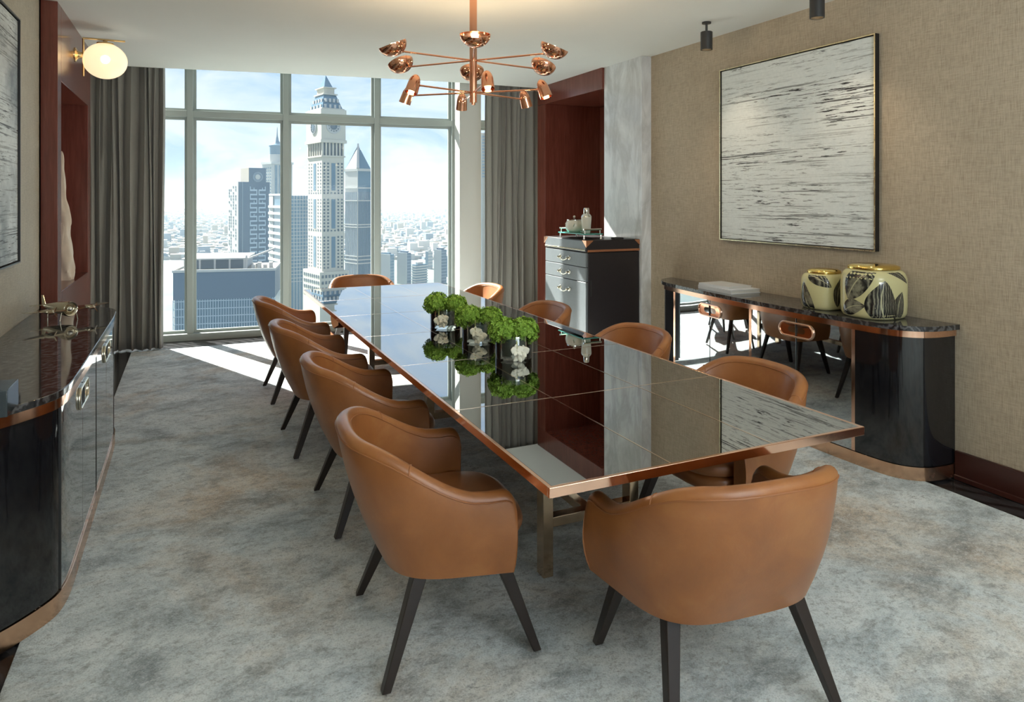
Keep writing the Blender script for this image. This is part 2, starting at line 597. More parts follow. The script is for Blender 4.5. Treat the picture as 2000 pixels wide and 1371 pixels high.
# left wood unit with niche
ln = MB()
ln.box(-1.15, -.80, 5.47, 5.61, 0, ZC)
ln.box(-1.15, -.80, 6.98, 7.14, 0, ZC)
ln.box(-1.15, -.80, 5.61, 6.98, 2.35, ZC)
ln.box(-1.15, -.80, 5.61, 6.98, 0, .92)
ln.box(-1.2, -1.12, 5.47, 7.14, 0, ZC)
struct(ln.build('trim_wood_niche_left', M['wood'], bevel=.003))
# ------------------------------------------------------------------ window wall
def wy(x):
    return 8.40 - .085 * (x + .23)
WU = Vector((1, -.085, 0)).normalized()
WN = Vector((.085, 1, 0)).normalized()
def wp(x, off, z):
    return Vector((x, wy(x), z)) + WN * off
def wbox(mb, x0, x1, o0, o1, z0, z1):
    p = [wp(x0, o0, 0), wp(x1, o0, 0), wp(x1, o1, 0), wp(x0, o1, 0)]
    return mb.prism([(q.x, q.y) for q in p], z0, z1)
win = struct(wbox(MB(), -1.4, 4.6, 0, .16, 0, .075).build('window_1', M['frame_paint'], bevel=.004))
ORIG['window_1'] = Vector((0, 0, 0))
wbox(MB(), -1.4, 4.6, .02, .14, 2.442, 2.512).build('transom', M['frame_paint'], win, bevel=.004)
wbox(MB(), -1.4, 4.6, .02, .14, 3.34, 3.42).build('head_rail', M['frame_paint'], win)
MUL = [(-.038, .024), (.955, 1.02), (1.985, 2.045), (2.93, 3.0), (3.9, 3.97)]
for a, b in MUL:
    wbox(MB(), a, b, .015, .15, .075, 3.34).build('mullion', M['frame_paint'], win, bevel=.004)
for a, b in zip([(-1.4, -1.38)] + MUL, MUL + [(4.55, 4.6)]):
    for z0, z1 in ((.075, 2.442), (2.512, 3.34)):
        wbox(MB(), a[1], b[0], .098, .104, z0, z1).build('pane', M['pane'], win)
        fr = MB()
        wbox(fr, a[1], a[1] + .028, .085, .118, z0, z1)
        wbox(fr, b[0] - .028, b[0], .085, .118, z0, z1)
        wbox(fr, a[1] + .028, b[0] - .028, .085, .118, z0, z0 + .028)
        wbox(fr, a[1] + .028, b[0] - .028, .085, .118, z1 - .028, z1)
        fr.build('casing', M['frame_paint'], win)
struct(MB().box(2.955, 3.235, 7.93, 8.14, 0, 3.42).build('trim_window_column', M['white_paint'], bevel=.01))
# ------------------------------------------------------------------ curtains
def curtain(name, label, x0, x1, y0, y1, z0, z1, nf, amp, lean=0, seed=0):
    t = thing(name, label, 'curtain', ((x0 + x1) / 2, (y0 + y1) / 2, z0), 'floor-length window curtains')
    rnd = random.Random(seed)
    ph = [rnd.uniform(-.7, .7) for _ in range(nf + 2)]
    am = [rnd.uniform(.65, 1.2) for _ in range(nf + 2)]
    wd = [rnd.uniform(.55, 1.6) for _ in range(nf)]
    tot = sum(wd)
    edges = [sum(wd[:i]) / tot for i in range(nf + 1)]
    def fn(u, v):
        i = 0
        while i < nf - 1 and u > edges[i + 1]:
            i += 1
        fr = (u - edges[i]) / (edges[i + 1] - edges[i])
        k = i + fr
        sm = fr * fr * (3 - 2 * fr)
        p = ph[i] * (1 - sm) + ph[i + 1] * sm
        a = am[i] * (1 - sm) + am[i + 1] * sm
        zz = v
        w = math.sin(2 * PI * k + p * (1 - .6 * zz) + .45 * math.sin(2.2 * zz + i * 1.7))
        w = math.copysign(abs(w) ** .75, w)
        A = amp * a * (1 - .45 * zz)
        xc = x0 + (x1 - x0) * u
        x = xc + lean * (1 - zz) * (1 - u) + .020 * math.sin(2 * PI * k * 2 + p) * (1 - zz * .5) + .012 * math.sin(1.5 * zz * PI + i * 2.1)
        y = y0 + (y1 - y0) * u + A * w + .018 * math.sin(zz * 4 + i * 1.3) + .010 * mnoise.noise(Vector((k * 2.3, zz * 3, seed)))
        return Vector((x, y, z0 + (z1 - z0) * v))
    MB().grid(fn, nf * 18, 28).build('drape', M['curtain'], t, smooth=80, solid=.004)
    MB().tube([(x0, y0 + .0, z1 + .02), (x1, y1, z1 + .02)], .012, 8).build('curtain_rail', M['frame_paint'], t)
    return t
curtain('curtain', 'grey pleated floor-length curtain left of the window beside the wooden niche', -1.28, -.255, 8.14, 8.04, .014, 3.36, 12, .066, 0, 3)
curtain('curtain', 'grey pleated floor-length curtain right of the white window column', 3.17, 4.05, 7.60, 7.54, .014, 3.36, 11, .060, -.03, 8)
# ------------------------------------------------------------------ rug
rg = MB().box(-.54, 3.64, -2.9, 7.95, .0, .012)
tag(rg.build('rug', M['rug'], bevel=.004), 'large mottled grey and brown silky rug under the dining table', 'rug')

# ------------------------------------------------------------------ chairs
CA, CBK, CW, CXC, CHA, CHB = .211, .316, .351, .12, .602, .757
def chair_paths():
    th = [(-PI / 2) + PI * i / 56 for i in range(57)]
    n = 2.7
    arc = []
    for a in th:
        c, s_ = abs(math.cos(a)) ** (2 / n), math.copysign(abs(math.sin(a)) ** (2 / n), math.sin(a))
        arc.append((c, s_))
    fwd = [0, .004, .012, .024, .04, .06, .08, 1]
    pts = []
    L = CA - CXC
    st = [0, .03, .09, .18, .3, .45, .7]
    for q in st:
        pts.append(('s', -1, q))
    for c, s_ in arc:
        pts.append(('a', c, s_))
    for q in st[::-1]:
        pts.append(('s', 1, q))
    return pts
def chair_xy(p, a, xc, b, w, k=1.0):
    if p[0] == 's':
        return (a - (a - xc) * p[2], p[1] * w)
    return (xc - (xc + b) * p[1] ** k, w * math.copysign(abs(p[2]) ** k, p[2]))
def make_chair():
    root = thing('dining_chair', 'x', 'chair', (0, 0, 0), 'tan leather tub chairs around the table')
    P = chair_paths()
    mb = MB()
    rows = []
    th = .052
    for p in P:
        xt, yt = chair_xy(p, CA, CXC, CBK, CW)
        xb, yb = chair_xy(p, CA - .006, .07, .178, .302, .74)
        yb *= 1 + .58 * xb
        q = min(max((CA - .10 - xt) / (CA - .10 + CBK * .85), 0), 1)
        q = q * q * (3 - 2 * q)
        h = CHA + (CHB - CHA) * q + .014 * q * (1 - 2 * (abs(yt) / CW) ** 2.2)
        dfront = max(0, .045 - (CA - xt)) / .045
        drop = .05 * (1 - math.sqrt(max(0, 1 - dfront ** 2))) if p[0] == 's' else 0
        h -= drop
        # inward direction
        nx, ny = -(xt - .06), -yt
        if p[0] == 's':
            nx, ny = 0, -p[1]
        else:
            nx = (abs(p[1]) ** 1.5) * (CW / (CXC + CBK)) * 1.0
            ny = -math.copysign(abs(p[2]) ** 1.5, p[2])
        l = math.hypot(nx, ny)
        nx, ny = nx / l, ny / l
        zb = .333
        prof = []
        for k in range(7):
            t = k / 6
            bul = math.sin(t * PI) * .016
            prof.append((xb + (xt - xb) * (t ** .92) - nx * bul, yb + (yt - yb) * (t ** .92) - ny * bul, zb + (h - .026 - zb) * t))
        for k in range(1, 7):
            a = PI * k / 7
            o = th / 2 * (1 - math.cos(a))
            prof.append((xt + nx * o, yt + ny * o, h - .026 + .026 * math.sin(a)))
        xi, yi = xt + nx * th, yt + ny * th
        xib, yib = xb + nx * .045, yb + ny * .045
        for k in range(6):
            t = 1 - k / 5 * (1 - .12)
            prof.append((xib + (xi - xib) * t, yib + (yi - yib) * t, zb + (h - .026 - zb) * t))
        rows.append([Vector(v) for v in prof])
    m = len(rows[0])
    vs = [v for r in rows for v in r]
    fs = []
    for i in range(len(rows) - 1):
        for k in range(m - 1):
            fs.append((i * m + k, i * m + k + 1, (i + 1) * m + k + 1, (i + 1) * m + k))
    fs.append(tuple(range(m)))
    fs.append(tuple((len(rows) - 1) * m + k for k in range(m - 1, -1, -1)))
    mb.add(vs, fs)
    # underside closing strip
    n = len(rows)
    mb.add([r[0] for r in rows], [tuple(range(n))])
    mb.build('shell', M['leather'], root, smooth=55, bevel=.010, seg=3)
    # piping along the outside of the rim and inner edge
    off = [r[6] + (r[6] - r[8]).normalized() * .0008 for r in rows]
    MB().tube([(v.x, v.y, v.z) for v in off[3:-3]], .0028, 6).build('piping', M['stitch'], root, smooth=60)
    off = [r[13] + (r[13] - r[10]).normalized() * .0004 for r in rows]
    MB().tube([(v.x, v.y, v.z) for v in off[3:-3]], .0022, 6).build('piping', M['stitch'], root, smooth=60)
    # cross seams on the rim
    for idx in (16, len(rows) - 17):
        MB().tube([rows[idx][k] for k in range(6, 14)], .0026, 6).build('seam', M['stitch'], root, smooth=60)
    # seat base and cushion
    def slab(x0, x1, w, z0, z1, r, nn=40, e=3.4, dome=0.0):
        cx, hx = (x0 + x1) / 2, (x1 - x0) / 2
        mbb = MB()
        prof = [(1 - r / hx * 1.0, z0), (1 - r / hx * .3, z0 + r * .3), (1, z0 + r), (1, z1 - r), (1 - r / hx * .3, z1 - r * .3), (1 - r / hx, z1), (.6, z1 + dome * .7), (.25, z1 + dome), (.02, z1 + dome)]
        vs = []; fs = []
        for q, z in prof:
            for k in range(nn):
                t = 2 * PI * k / nn
                c, s_ = math.cos(t), math.sin(t)
                x = math.copysign(abs(c) ** (2 / e), c)
                y = math.copysign(abs(s_) ** (2 / e), s_)
                wv = w * (1 if x > -.2 else 1 - .12 * (-x - .2))
                vs.append((cx + x * hx * q, y * wv * q, z))
        mm = len(prof)
        for i in range(mm - 1):
            for k in range(nn):
                fs.append((i * nn + k, i * nn + (k + 1) % nn, (i + 1) * nn + (k + 1) % nn, (i + 1) * nn + k))
        fs.append(tuple(range(nn - 1, -1, -1)))
        fs.append(tuple((mm - 1) * nn + k for k in range(nn)))
        mbb.add(vs, fs)
        return mbb
    slab(-.17, .290, .262, .322, .388, .018).build('seat_base', M['leather'], root, smooth=50)
    slab(-.20, .318, .266, .388, .455, .026, dome=.014).build('seat_cushion', M['leather_dark'], root, smooth=50)
    for sx, lab in ((-1, 'rear'), (1, 'front')):
        for sy in (-1, 1):
            if sx < 0:
                a, b = (-.075, sy * .215, .335), (-.201, sy * .286, 0)
            else:
                a, b = (.195, sy * .215, .335), (.317, sy * .256, 0)
            l = MB().bar(a, b, .046, .030, up=(0, 1, 0))
            for i in (4, 5, 6, 7):
                l.v[i].z = 0.012
            l.build('leg', M['leg'], root, bevel=.003)
    return root
ch = make_chair()
CH = [('L1', .772, 2.403, -4.4, 'nearest tan leather tub chair on the left side of the table'),
      ('L2', .802, 3.477, 0.1, 'second tan leather tub chair from the front on the left side of the table'),
      ('L3', .760, 4.557, .8, 'third tan leather tub chair from the front on the left side of the table'),
      ('L4', .752, 5.745, .4, 'farthest tan leather tub chair on the left side, closest to the window'),
      ('H', 1.499, 1.724, 84.6, 'tan leather tub chair at the near head of the table, its back to us'),
      ('R1', 2.211, 2.487, 179.3, 'nearest tan leather tub chair on the right side, facing the large sideboard painting wall'),
      ('R2', 2.253, 3.494, 179.5, 'second tan leather tub chair from the front on the right side of the table'),
      ('R3', 2.204, 4.574, 179.6, 'third tan leather tub chair from the front on the right, before the trunk cabinet'),
      ('R4', 2.219, 5.791, 179.8, 'farthest tan leather tub chair on the right side, before the right curtain'),
      ('E', 1.545, 6.80, -90, 'tan leather tub chair at the far head of the table, against the window')]
CH[5] = CH[5][:4] + ('nearest tan leather tub chair on the right side of the table, by the sideboard',)
for i, (k, x, y, r, lab) in enumerate(CH):
    if i == 0:
        ch.location = (x, y, .012)
        ch.rotation_euler = (0, 0, math.radians(r))
        ch['label'] = lab
    else:
        dup(ch, (x, y, .012), math.radians(r), lab)

# ------------------------------------------------------------------ dining table
TX0, TX1, TY0, TY1, TZ = .905, 2.158, 1.718, 6.365, .75
tb = thing('dining_table', 'long dining table with black mirrored glass panels and rose gold frame', 'table', ((TX0 + TX1) / 2, (TY0 + TY1) / 2, 0))
fr = .013
rim = MB()
rim.box(TX0, TX1, TY0, TY0 + fr, TZ - .030, TZ).box(TX0, TX1, TY1 - fr, TY1, TZ - .030, TZ)
rim.box(TX0, TX0 + fr, TY0 + fr, TY1 - fr, TZ - .030, TZ).box(TX1 - fr, TX1, TY0 + fr, TY1 - fr, TZ - .030, TZ)
rim.build('edge_rail', M['rose'], tb, bevel=.0015)
MB().box(TX0 + fr, TX1 - fr, TY0 + fr, TY1 - fr, TZ - .027, TZ - .008).build('table_board', M['lacquer'], tb)
nx, ny = 3, 6
dw = .0055
pw = (TX1 - TX0 - 2 * fr - (nx - 1) * dw) / nx
pl = (TY1 - TY0 - 2 * fr - (ny - 1) * dw) / ny
for i in range(nx):
    for j in range(ny):
        x = TX0 + fr + i * (pw + dw)
        y = TY0 + fr + j * (pl + dw)
        MB().box(x + .0004, x + pw - .0004, y + .0004, y + pl - .0004, TZ - .008, TZ - .0006).build('glass_panel', M['table_glass'], tb)
for i in range(1, nx):
    x = TX0 + fr + i * pw + (i - 1) * dw
    MB().box(x, x + dw, TY0 + fr, TY1 - fr, TZ - .008, TZ).build('divider_strip', M['line'], tb)
for j in range(1, ny):
    y = TY0 + fr + j * pl + (j - 1) * dw
    for i in range(nx):
        x = TX0 + fr + i * (pw + dw)
        MB().box(x, x + pw, y, y + dw, TZ - .008, TZ).build('divider_strip', M['line'], tb)
for y in (2.52, 4.05, 5.555):
    for x in (1.300, 1.718):
        MB().box(x, x + .045, y, y + .06, 0.012, TZ - .027).build('leg', M['bronze'], tb, bevel=.002)
    MB().box(1.345, 1.718, y + .005, y + .055, .21, .25).build('cross_rail', M['bronze'], tb, bevel=.002)
    MB().box(1.0, 2.06, y + .01, y + .05, TZ - .065, TZ - .027).build('bearer', M['bronze'], tb, bevel=.002)
for a, b in ((2.575, 4.055), (4.105, 5.56)):
    MB().box(1.51, 1.553, a, b, .212, .248).build('stretcher', M['bronze'], tb, bevel=.002)

# ------------------------------------------------------------------ sideboards
def arc_smooth(pts, it=2):
    for _ in range(it):
        out = [pts[0]]
        for i in range(len(pts) - 1):
            a, b = pts[i], pts[i + 1]
            out.append((a[0] * .75 + b[0] * .25, a[1] * .75 + b[1] * .25))
            out.append((a[0] * .25 + b[0] * .75, a[1] * .25 + b[1] * .75))
        out.append(pts[-1])
        pts = out
    return pts
def ribbon(mb, pts, t, z0, z1, inward):
    """thickened strip that follows pts (xy); inward = sign of the offset normal"""
    n = len(pts)
    off = []
    for i in range(n):
        a = Vector((*pts[max(i - 1, 0)], 0)); b = Vector((*pts[min(i + 1, n - 1)], 0))
        d = (b - a).normalized()
        nn = Vector((-d.y, d.x, 0)) * inward
        off.append((pts[i][0] + nn.x * t, pts[i][1] + nn.y * t))
    return mb.prism(pts + off[::-1], z0, z1)
def between(pts, y0, y1):
    out = []
    for i, p in enumerate(pts):
        if y0 - 1e-6 <= p[1] <= y1 + 1e-6:
            out.append(p)
    return out
def interp(pts, y):
    for i in range(len(pts) - 1):
        a, b = pts[i], pts[i + 1]
        if (a[1] - y) * (b[1] - y) <= 0 and a[1] != b[1]:
            f = (y - a[1]) / (b[1] - a[1])
            return a[0] + (b[0] - a[0]) * f
    return pts[0][0]
def capsule(mb, cx_fn, yc, zc, hl, hr, dep, sgn, r):
    pts = []
    n = 12
    for k in range(n + 1):
        a = -PI / 2 + PI * k / n
        pts.append((yc + hl - hr + hr * math.cos(a), zc + hr * math.sin(a)))
    for k in range(n + 1):
        a = PI / 2 + PI * k / n
        pts.append((yc - hl + hr + hr * math.cos(a), zc + hr * math.sin(a)))
    mb.tube([(cx_fn(y) + sgn * dep, y, z) for y, z in pts], r, 8, closed=True)
def sideboard(name, label, front, wallx, zt, sgn, splits, gaps, hmat='rose', hcup='copper', strip='rose', sw=.019, over=.015):
    """front: smooth xy polyline from near wall end to far wall end; sgn: outward x sign"""
    ys = [p[1] for p in front]
    t = thing(name, label, 'sideboard', (wallx + sgn * .15, (min(ys) + max(ys)) / 2, 0))
    inward = 1 if sgn > 0 else -1
    def inset(d):
        c = (wallx, (min(ys) + max(ys)) / 2)
        n = len(front)
        o = []
        for i in range(n):
            a = Vector((*front[max(i - 1, 0)], 0)); b = Vector((*front[min(i + 1, n - 1)], 0))
            dd = (b - a).normalized()
            nn = Vector((-dd.y, dd.x, 0)) * inward
            q = (front[i][0] + nn.x * d, front[i][1] + nn.y * d)
            o.append(q)
        if sgn < 0:
            o = [(min(p[0], wallx - .002), p[1]) for p in o]
        else:
            o = [(max(p[0], wallx + .002), p[1]) for p in o]
        return o
    body = inset(.012)
    MB().prism(inset(.03), .085, zt - .065).build('carcass', M['lacquer'], t, smooth=40)
    MB().prism(inset(.006), .0125, .085).build('plinth', M['plinth'], t, smooth=40)
    MB().prism(inset(.004), zt - .065, zt - .028).build('trim_band', M['rose'], t, smooth=40)
    MB().prism(inset(-over), zt - .028, zt).build('marble_top', M['dark_marble'], t, smooth=40, bevel=.003)
    # skins
    def seg(y0, y1):
        mid = [p for p in body if y0 < p[1] < y1 and abs(p[0] - wallx) > .2]
        mid.sort(key=lambda p: p[1])
        return [(interp(fl, y0), y0)] + mid + [(interp(fl, y1), y1)]
    fl = sorted([p for p in body if abs(p[0] - wallx) > .18], key=lambda p: p[1])
    ylo, yhi = splits[0], splits[-1]
    inn = -1 if sgn < 0 else 1
    z0, z1 = .088, zt - .066
    for (y0, y1) in zip(splits[:-1], splits[1:]):
        sg = seg(y0 + .004, y1 - .004)
        # outside faces sgn: thicken outward->inward
        mb = MB()
        n = len(sg)
        mb.prism(sg + [(p[0] - sgn * .018, p[1]) for p in sg[::-1]], z0, z1)
        mb.build('door', M['door_mirror'], t, smooth=40, bevel=.001)
    for y in [s for s in splits if s not in gaps]:
        x = interp(fl, y)
        MB().box(min(x, x - sgn * .02), max(x + sgn * .002, x - sgn * .02), y - sw, y + sw, z0, z1).build('bronze_strip', M[strip], t)
    for y in gaps:
        fx = lambda q: interp(fl, q)
        zc = zt - .142
        mb = MB()
        capsule(mb, fx, y, zc, .135, .043, .004, sgn, .0065)
        h = mb.build('handle', M[hmat], t, smooth=60)
        mb = MB()
        pts = []
        for k in range(13):
            a = -PI / 2 + PI * k / 12
            pts.append((y + .128 - .036 + .036 * math.cos(a), zc + .036 * math.sin(a)))
        for k in range(13):
            a = PI / 2 + PI * k / 12
            pts.append((y - .128 + .036 + .036 * math.cos(a), zc + .036 * math.sin(a)))
        n = len(pts)
        vs = [(fx(q) + sgn * .002, q, z) for q, z in pts] + [(fx(y) - sgn * .002, y, zc)]
        mb.add(vs, [(i, (i + 1) % n, n) for i in range(n)])
        mb.build('handle_cup', M[hcup], h, smooth=60)
        MB().box(min(fx(y) - .001, fx(y) + sgn * .008), max(fx(y) + .001, fx(y) + sgn * .008), y - .002, y + .002, zc - .05, zc + .05).build('handle_gap', M['dark_metal'], h)
    # rounded lacquer ends
    for which in (0, 1):
        if which == 0:
            sg = [p for p in body if p[1] <= ylo - .005]
        else:
            sg = [p for p in body if p[1] >= yhi + .005]
        mb = MB()
        ribbon(mb, sg, .015, z0, z1, inward)
        for v_ in mb.v:
            v_.x = min(v_.x, wallx - .002) if sgn < 0 else max(v_.x, wallx + .002)
        mb.build('rounded_end', M['lacquer'], t, smooth=40)
    return t
RF = arc_smooth([(3.858, 2.485), (3.74, 2.485), (3.62, 2.51), (3.53, 2.60), (3.50, 2.74), (3.49, 2.95), (3.485, 3.3), (3.487, 3.68), (3.515, 4.15), (3.565, 4.60), (3.585, 4.74), (3.64, 4.86), (3.74, 4.95), (3.858, 5.0)], 3)
sideboard('sideboard', 'long black mirrored sideboard with marble top on the right, under the large painting', RF, 3.858, .858, -1, [2.874, 3.28, 3.68, 4.13, 4.61], [3.28, 4.13])
LFp = arc_smooth([(-.893, 5.40), (-.78, 5.40), (-.62, 5.37), (-.50, 5.28), (-.435, 5.16), (-.42, 4.98), (-.418, 4.5), (-.418, 4.0), (-.418, 3.6), (-.418, 3.32), (-.420, 3.20), (-.427, 3.12), (-.442, 3.05), (-.47, 3.00), (-.51, 2.945), (-.57, 2.875), (-.66, 2.80), (-.77, 2.755), (-.893, 2.74)], 2)[::-1]
sideboard('sideboard', 'long black mirrored sideboard with marble top on the left, below the cropped painting', LFp, -.893, .84, 1, [3.10, 3.58, 4.06, 4.52, 5.0], [3.58, 4.52], 'nickel', 'silver', 'dark_metal', .005, 0.0)
# ------------------------------------------------------------------ paintings
def painting(label, xw, sgn, y0, y1, z0, z1, art, edge):
    t = thing('painting', label, 'painting', (xw, (y0 + y1) / 2, (z0 + z1) / 2), 'large abstract canvases on the side walls')
    d = .04
    def bx(a, b, ya, yb, za, zb):
        p, q = xw + sgn * a, xw + sgn * b
        return MB().box(min(p, q), max(p, q), ya, yb, za, zb)
    w = .0075
    bk = bx(.004, d, y0, y0 + w, z0, z1)
    p, q = sorted((xw + sgn * .004, xw + sgn * d))
    bk.box(p, q, y1 - w, y1, z0, z1).box(p, q, y0 + w, y1 - w, z0, z0 + w).box(p, q, y0 + w, y1 - w, z1 - w, z1)
    bk.build('frame', M['black_frame'], t)
    p, q = sorted((xw + sgn * d, xw + sgn * (d + .003)))
    g = MB().box(p, q, y0, y0 + w, z0, z1).box(p, q, y1 - w, y1, z0, z1).box(p, q, y0 + w, y1 - w, z0, z0 + w).box(p, q, y0 + w, y1 - w, z1 - w, z1)
    g.build('frame_edge', edge, t)
    bx(.006, d - .008, y0 + w + .006, y1 - w - .006, z0 + w + .006, z1 - w - .006).build('canvas', art, t)
    return t
painting('large square white canvas with black horizontal strokes on the right wall', XR, -1, 2.967, 4.355, 1.226, 2.569, M['art_r'], M['pale_gold'])
painting('square grey canvas with dark strokes on the left wall, cropped by the frame', XL, 1, 3.255, 4.64, 1.20, 2.54, M['art_l'], M['black_frame'])

# ------------------------------------------------------------------ ceiling spots
def spot(x, y, label):
    t = thing('ceiling_spotlight', label, 'spotlight', (x, y, ZC), 'black ceiling spotlights')
    MB().lathe([(.033, ZC - .012), (.033, ZC)], 24, (x, y, 0)).build('mount', M['dark_metal'], t, smooth=40)
    MB().tube([(x, y, ZC - .012), (x, y, ZC - .075)], .009, 10).build('stem', M['dark_metal'], t, smooth=40)
    c = MB().lathe([(.036, ZC - .205), (.0435, ZC - .206), (.0435, ZC - .075), (.040, ZC - .072), (.01, ZC - .072)], 32, (x, y, 0), cap=False)
    c.build('canister', M['dark_metal'], t, smooth=40)
    MB().lathe([(.036, ZC - .140), (.001, ZC - .138)], 24, (x, y, 0)).build('lens', M['bulb'], t)
    return t
SPOTS = [(3.476, 4.105, 'black cylindrical ceiling spotlight farther from us, above the painting end'),
         (3.476, 3.098, 'black cylindrical ceiling spotlight cut off by the top of the picture')]
for x, y, l in SPOTS:
    spot(x, y, l)
    lamp('spot_lamp', (x, y, ZC - .215), SPOT_W, (1, .80, .58), .03, 'SPOT', (.10, .0, -1), math.radians(95))
# ------------------------------------------------------------------ wall sconce
sc_ = thing('wall_sconce', 'brass wall light with a round opal globe on the left wooden pilaster', 'lamp', (-.80, 6.24, 2.65))
MB().lathe([(.001, 0), (.055, 0), (.055, .006), (.03, .02), (.022, .045), (.010, .05), (.010, .058)], 28, (-.80, 6.24, 2.65), (1, 0, 0)).build('wall_plate', M['brass'], sc_, smooth=40)
MB().tube([(-.746, 6.24, 2.49), (-.746, 6.24, 2.782)], .0075, 10).build('upright_rod', M['brass'], sc_, smooth=40)
MB().tube([(-.7535, 6.24, 2.782), (-.465, 6.24, 2.782)], .0075, 10).build('arm', M['brass'], sc_, smooth=40)
MB().lathe([(.062, 2.745), (.058, 2.757), (.02, 2.764), (.012, 2.776)], 28, (-.60, 6.24, 0)).build('globe_cap', M['brass'], sc_, smooth=40)
MB().sphere((-.60, 6.24, 2.617), .153, 40, 24, (1, 1, .90)).build('globe', M['globe'], sc_, smooth=60)
MB().sphere((-.60, 6.24, 2.63), .032, 16, 10).build('bulb', M['bulb'], sc_, smooth=60)
lamp('sconce_lamp', (-.60, 6.24, 2.63), GLOBE_W, (1, .78, .52), .03)
# ------------------------------------------------------------------ chandelier
CX_, CY_ = 1.535, 3.89
cz1, cz2 = 2.377, 2.185
chd = thing('chandelier', 'copper chandelier with two tiers of arms hanging above the table', 'chandelier', (CX_, CY_, ZC))
MB().tube([(CX_, CY_, 2.125), (CX_, CY_, ZC)], .0225, 24).build('stem', M['copper'], chd, smooth=40)
MB().lathe([(.004, 2.110), (.012, 2.112), (.012, 2.126)], 16, (CX_, CY_, 0)).build('finial', M['copper'], chd, smooth=40)
MB().lathe([(.065, ZC - .02), (.065, ZC)], 32, (CX_, CY_, 0)).build('ceiling_rose', M['copper'], chd, smooth=40)
def bowl_shade(c, ax, R):
    """open hemisphere, axis = opening direction"""
    pr = []
    n = 12
    for k in range(n + 1):
        a = PI / 2 * k / n
        pr.append((max(R * math.sin(a), .002), -R * math.cos(a) * .86))
    for k in range(n, -1, -1):
        a = PI / 2 * k / n
        pr.append((max((R - .004) * math.sin(a), .002), -(R - .004) * math.cos(a) * .86))
    return MB().lathe(pr, 32, c, ax, cap=False)
def bullet_shade(c, ax, R, L):
    pr = []
    n = 10
    for k in range(n + 1):
        a = PI / 2 * k / n
        pr.append((max(R * .92 * math.sin(a), .002), -L + L * .55 * (1 - math.cos(a))))
    pr.append((R, 0))
    pr.append((R - .003, 0))
    for k in range(n, -1, -1):
        a = PI / 2 * k / n
        pr.append((max((R * .92 - .003) * math.sin(a), .002), -L + .004 + L * .55 * (1 - math.cos(a))))
    return MB().lathe(pr, 28, c, ax, cap=False)
for k in range(6):
    a = math.radians(-110.5 + 60 * k)
    d = Vector((math.cos(a), math.sin(a), 0))
    R = .47
    p0 = Vector((CX_, CY_, cz1)); p1 = p0 + d * R
    MB().tube([p0 + d * .02, p1], .0055, 8).build('arm', M['copper'], chd, smooth=60)
    ax = (Vector((0, 0, 1)) + d * .45).normalized()
    c = p1 + d * .055 + Vector((0, 0, .035))
    o = bowl_shade(c, ax, .082).build('shade', M['copper'], chd, smooth=60)
    MB().tube([p1 - d * .012, p1 + d * .012], .009, 10).build('joint', M['copper'], o, smooth=50)
    MB().sphere(c - ax * .012, .017, 12, 8).build('bulb', M['bulb'], o, smooth=60)
    lamp('chandelier_uplight', c + ax * .02, CHAND_UP, (1, .74, .45), .02)
for k in range(6):
    a = math.radians(-101.5 + 60 * k)
    d = Vector((math.cos(a), math.sin(a), 0))
    R = .40
    p0 = Vector((CX_, CY_, cz2)); p1 = p0 + d * R
    MB().tube([p0 + d * .02, p1], .0055, 8).build('arm', M['copper'], chd, smooth=60)
    ax = (Vector((0, 0, -1)) + d * .38).normalized()
    c = p1 + ax * .05 + d * .032
    o = bullet_shade(c, ax, .037, .112).build('shade', M['copper'], chd, smooth=60)
    MB().tube([p1 - d * .010, p1 + d * .014], .008, 10).build('joint', M['copper'], o, smooth=50)
    MB().sphere(c - ax * .012, .017, 12, 8).build('bulb', M['bulb'], o, smooth=60)
    lamp('chandelier_downlight', c + ax * .02, CHAND_DOWN, (1, .70, .40), .02)

# ------------------------------------------------------------------ flower arrangements
M['floret'] = simple('green_florets', (.30, .50, .07), .55, 0, .3, .55, 90)
M['orchid'] = simple('cream_orchid_petals', (.88, .87, .74), .5, 0, .3, .08, 40)
M['leaf_dark'] = simple('dark_lining_leaf', (.010, .028, .020), .4)
M['stem'] = simple('pale_green_stem', (.40, .45, .15), .5)
def flower_ball(c, r, seed, sc=(1, 1, .88)):
    rnd = random.Random(seed)
    mb = MB()
    mb.sphere(c, r * .80, 14, 10, sc)
    N = 330
    for i in range(N):
        z = 1 - 2 * (i + .5) / N
        if z < -.75:
            continue
        t = i * 2.399963 + rnd.uniform(-.2, .2)
        q = math.sqrt(1 - z * z)
        n = Vector((q * math.cos(t), q * math.sin(t), z))
        rr = r * rnd.uniform(.78, 1.08)
        p = Vector(c) + Vector((n.x * rr * sc[0], n.y * rr * sc[1], n.z * rr * sc[2]))
        n = (n + Vector((rnd.uniform(-.5, .5), rnd.uniform(-.5, .5), rnd.uniform(-.5, .5)))).normalized()
        a = n.orthogonal().normalized()
        b = n.cross(a)
        ro = rnd.uniform(0, PI)
        s = r * rnd.uniform(.12, .19)
        vs = [p - n * s * .5]
        fs = []
        for k in range(5):
            t0 = ro + 2 * PI * k / 5
            for da, l, h in ((-.42, .8, .35), (0, 1.15, .25), (.42, .8, .35)):
                d = a * math.cos(t0 + da) + b * math.sin(t0 + da)
                vs.append(p + d * s * l + n * s * h)
            j = 1 + k * 3
            fs.append((0, j, j + 1, j + 2))
        mb.add(vs, fs)
    return mb
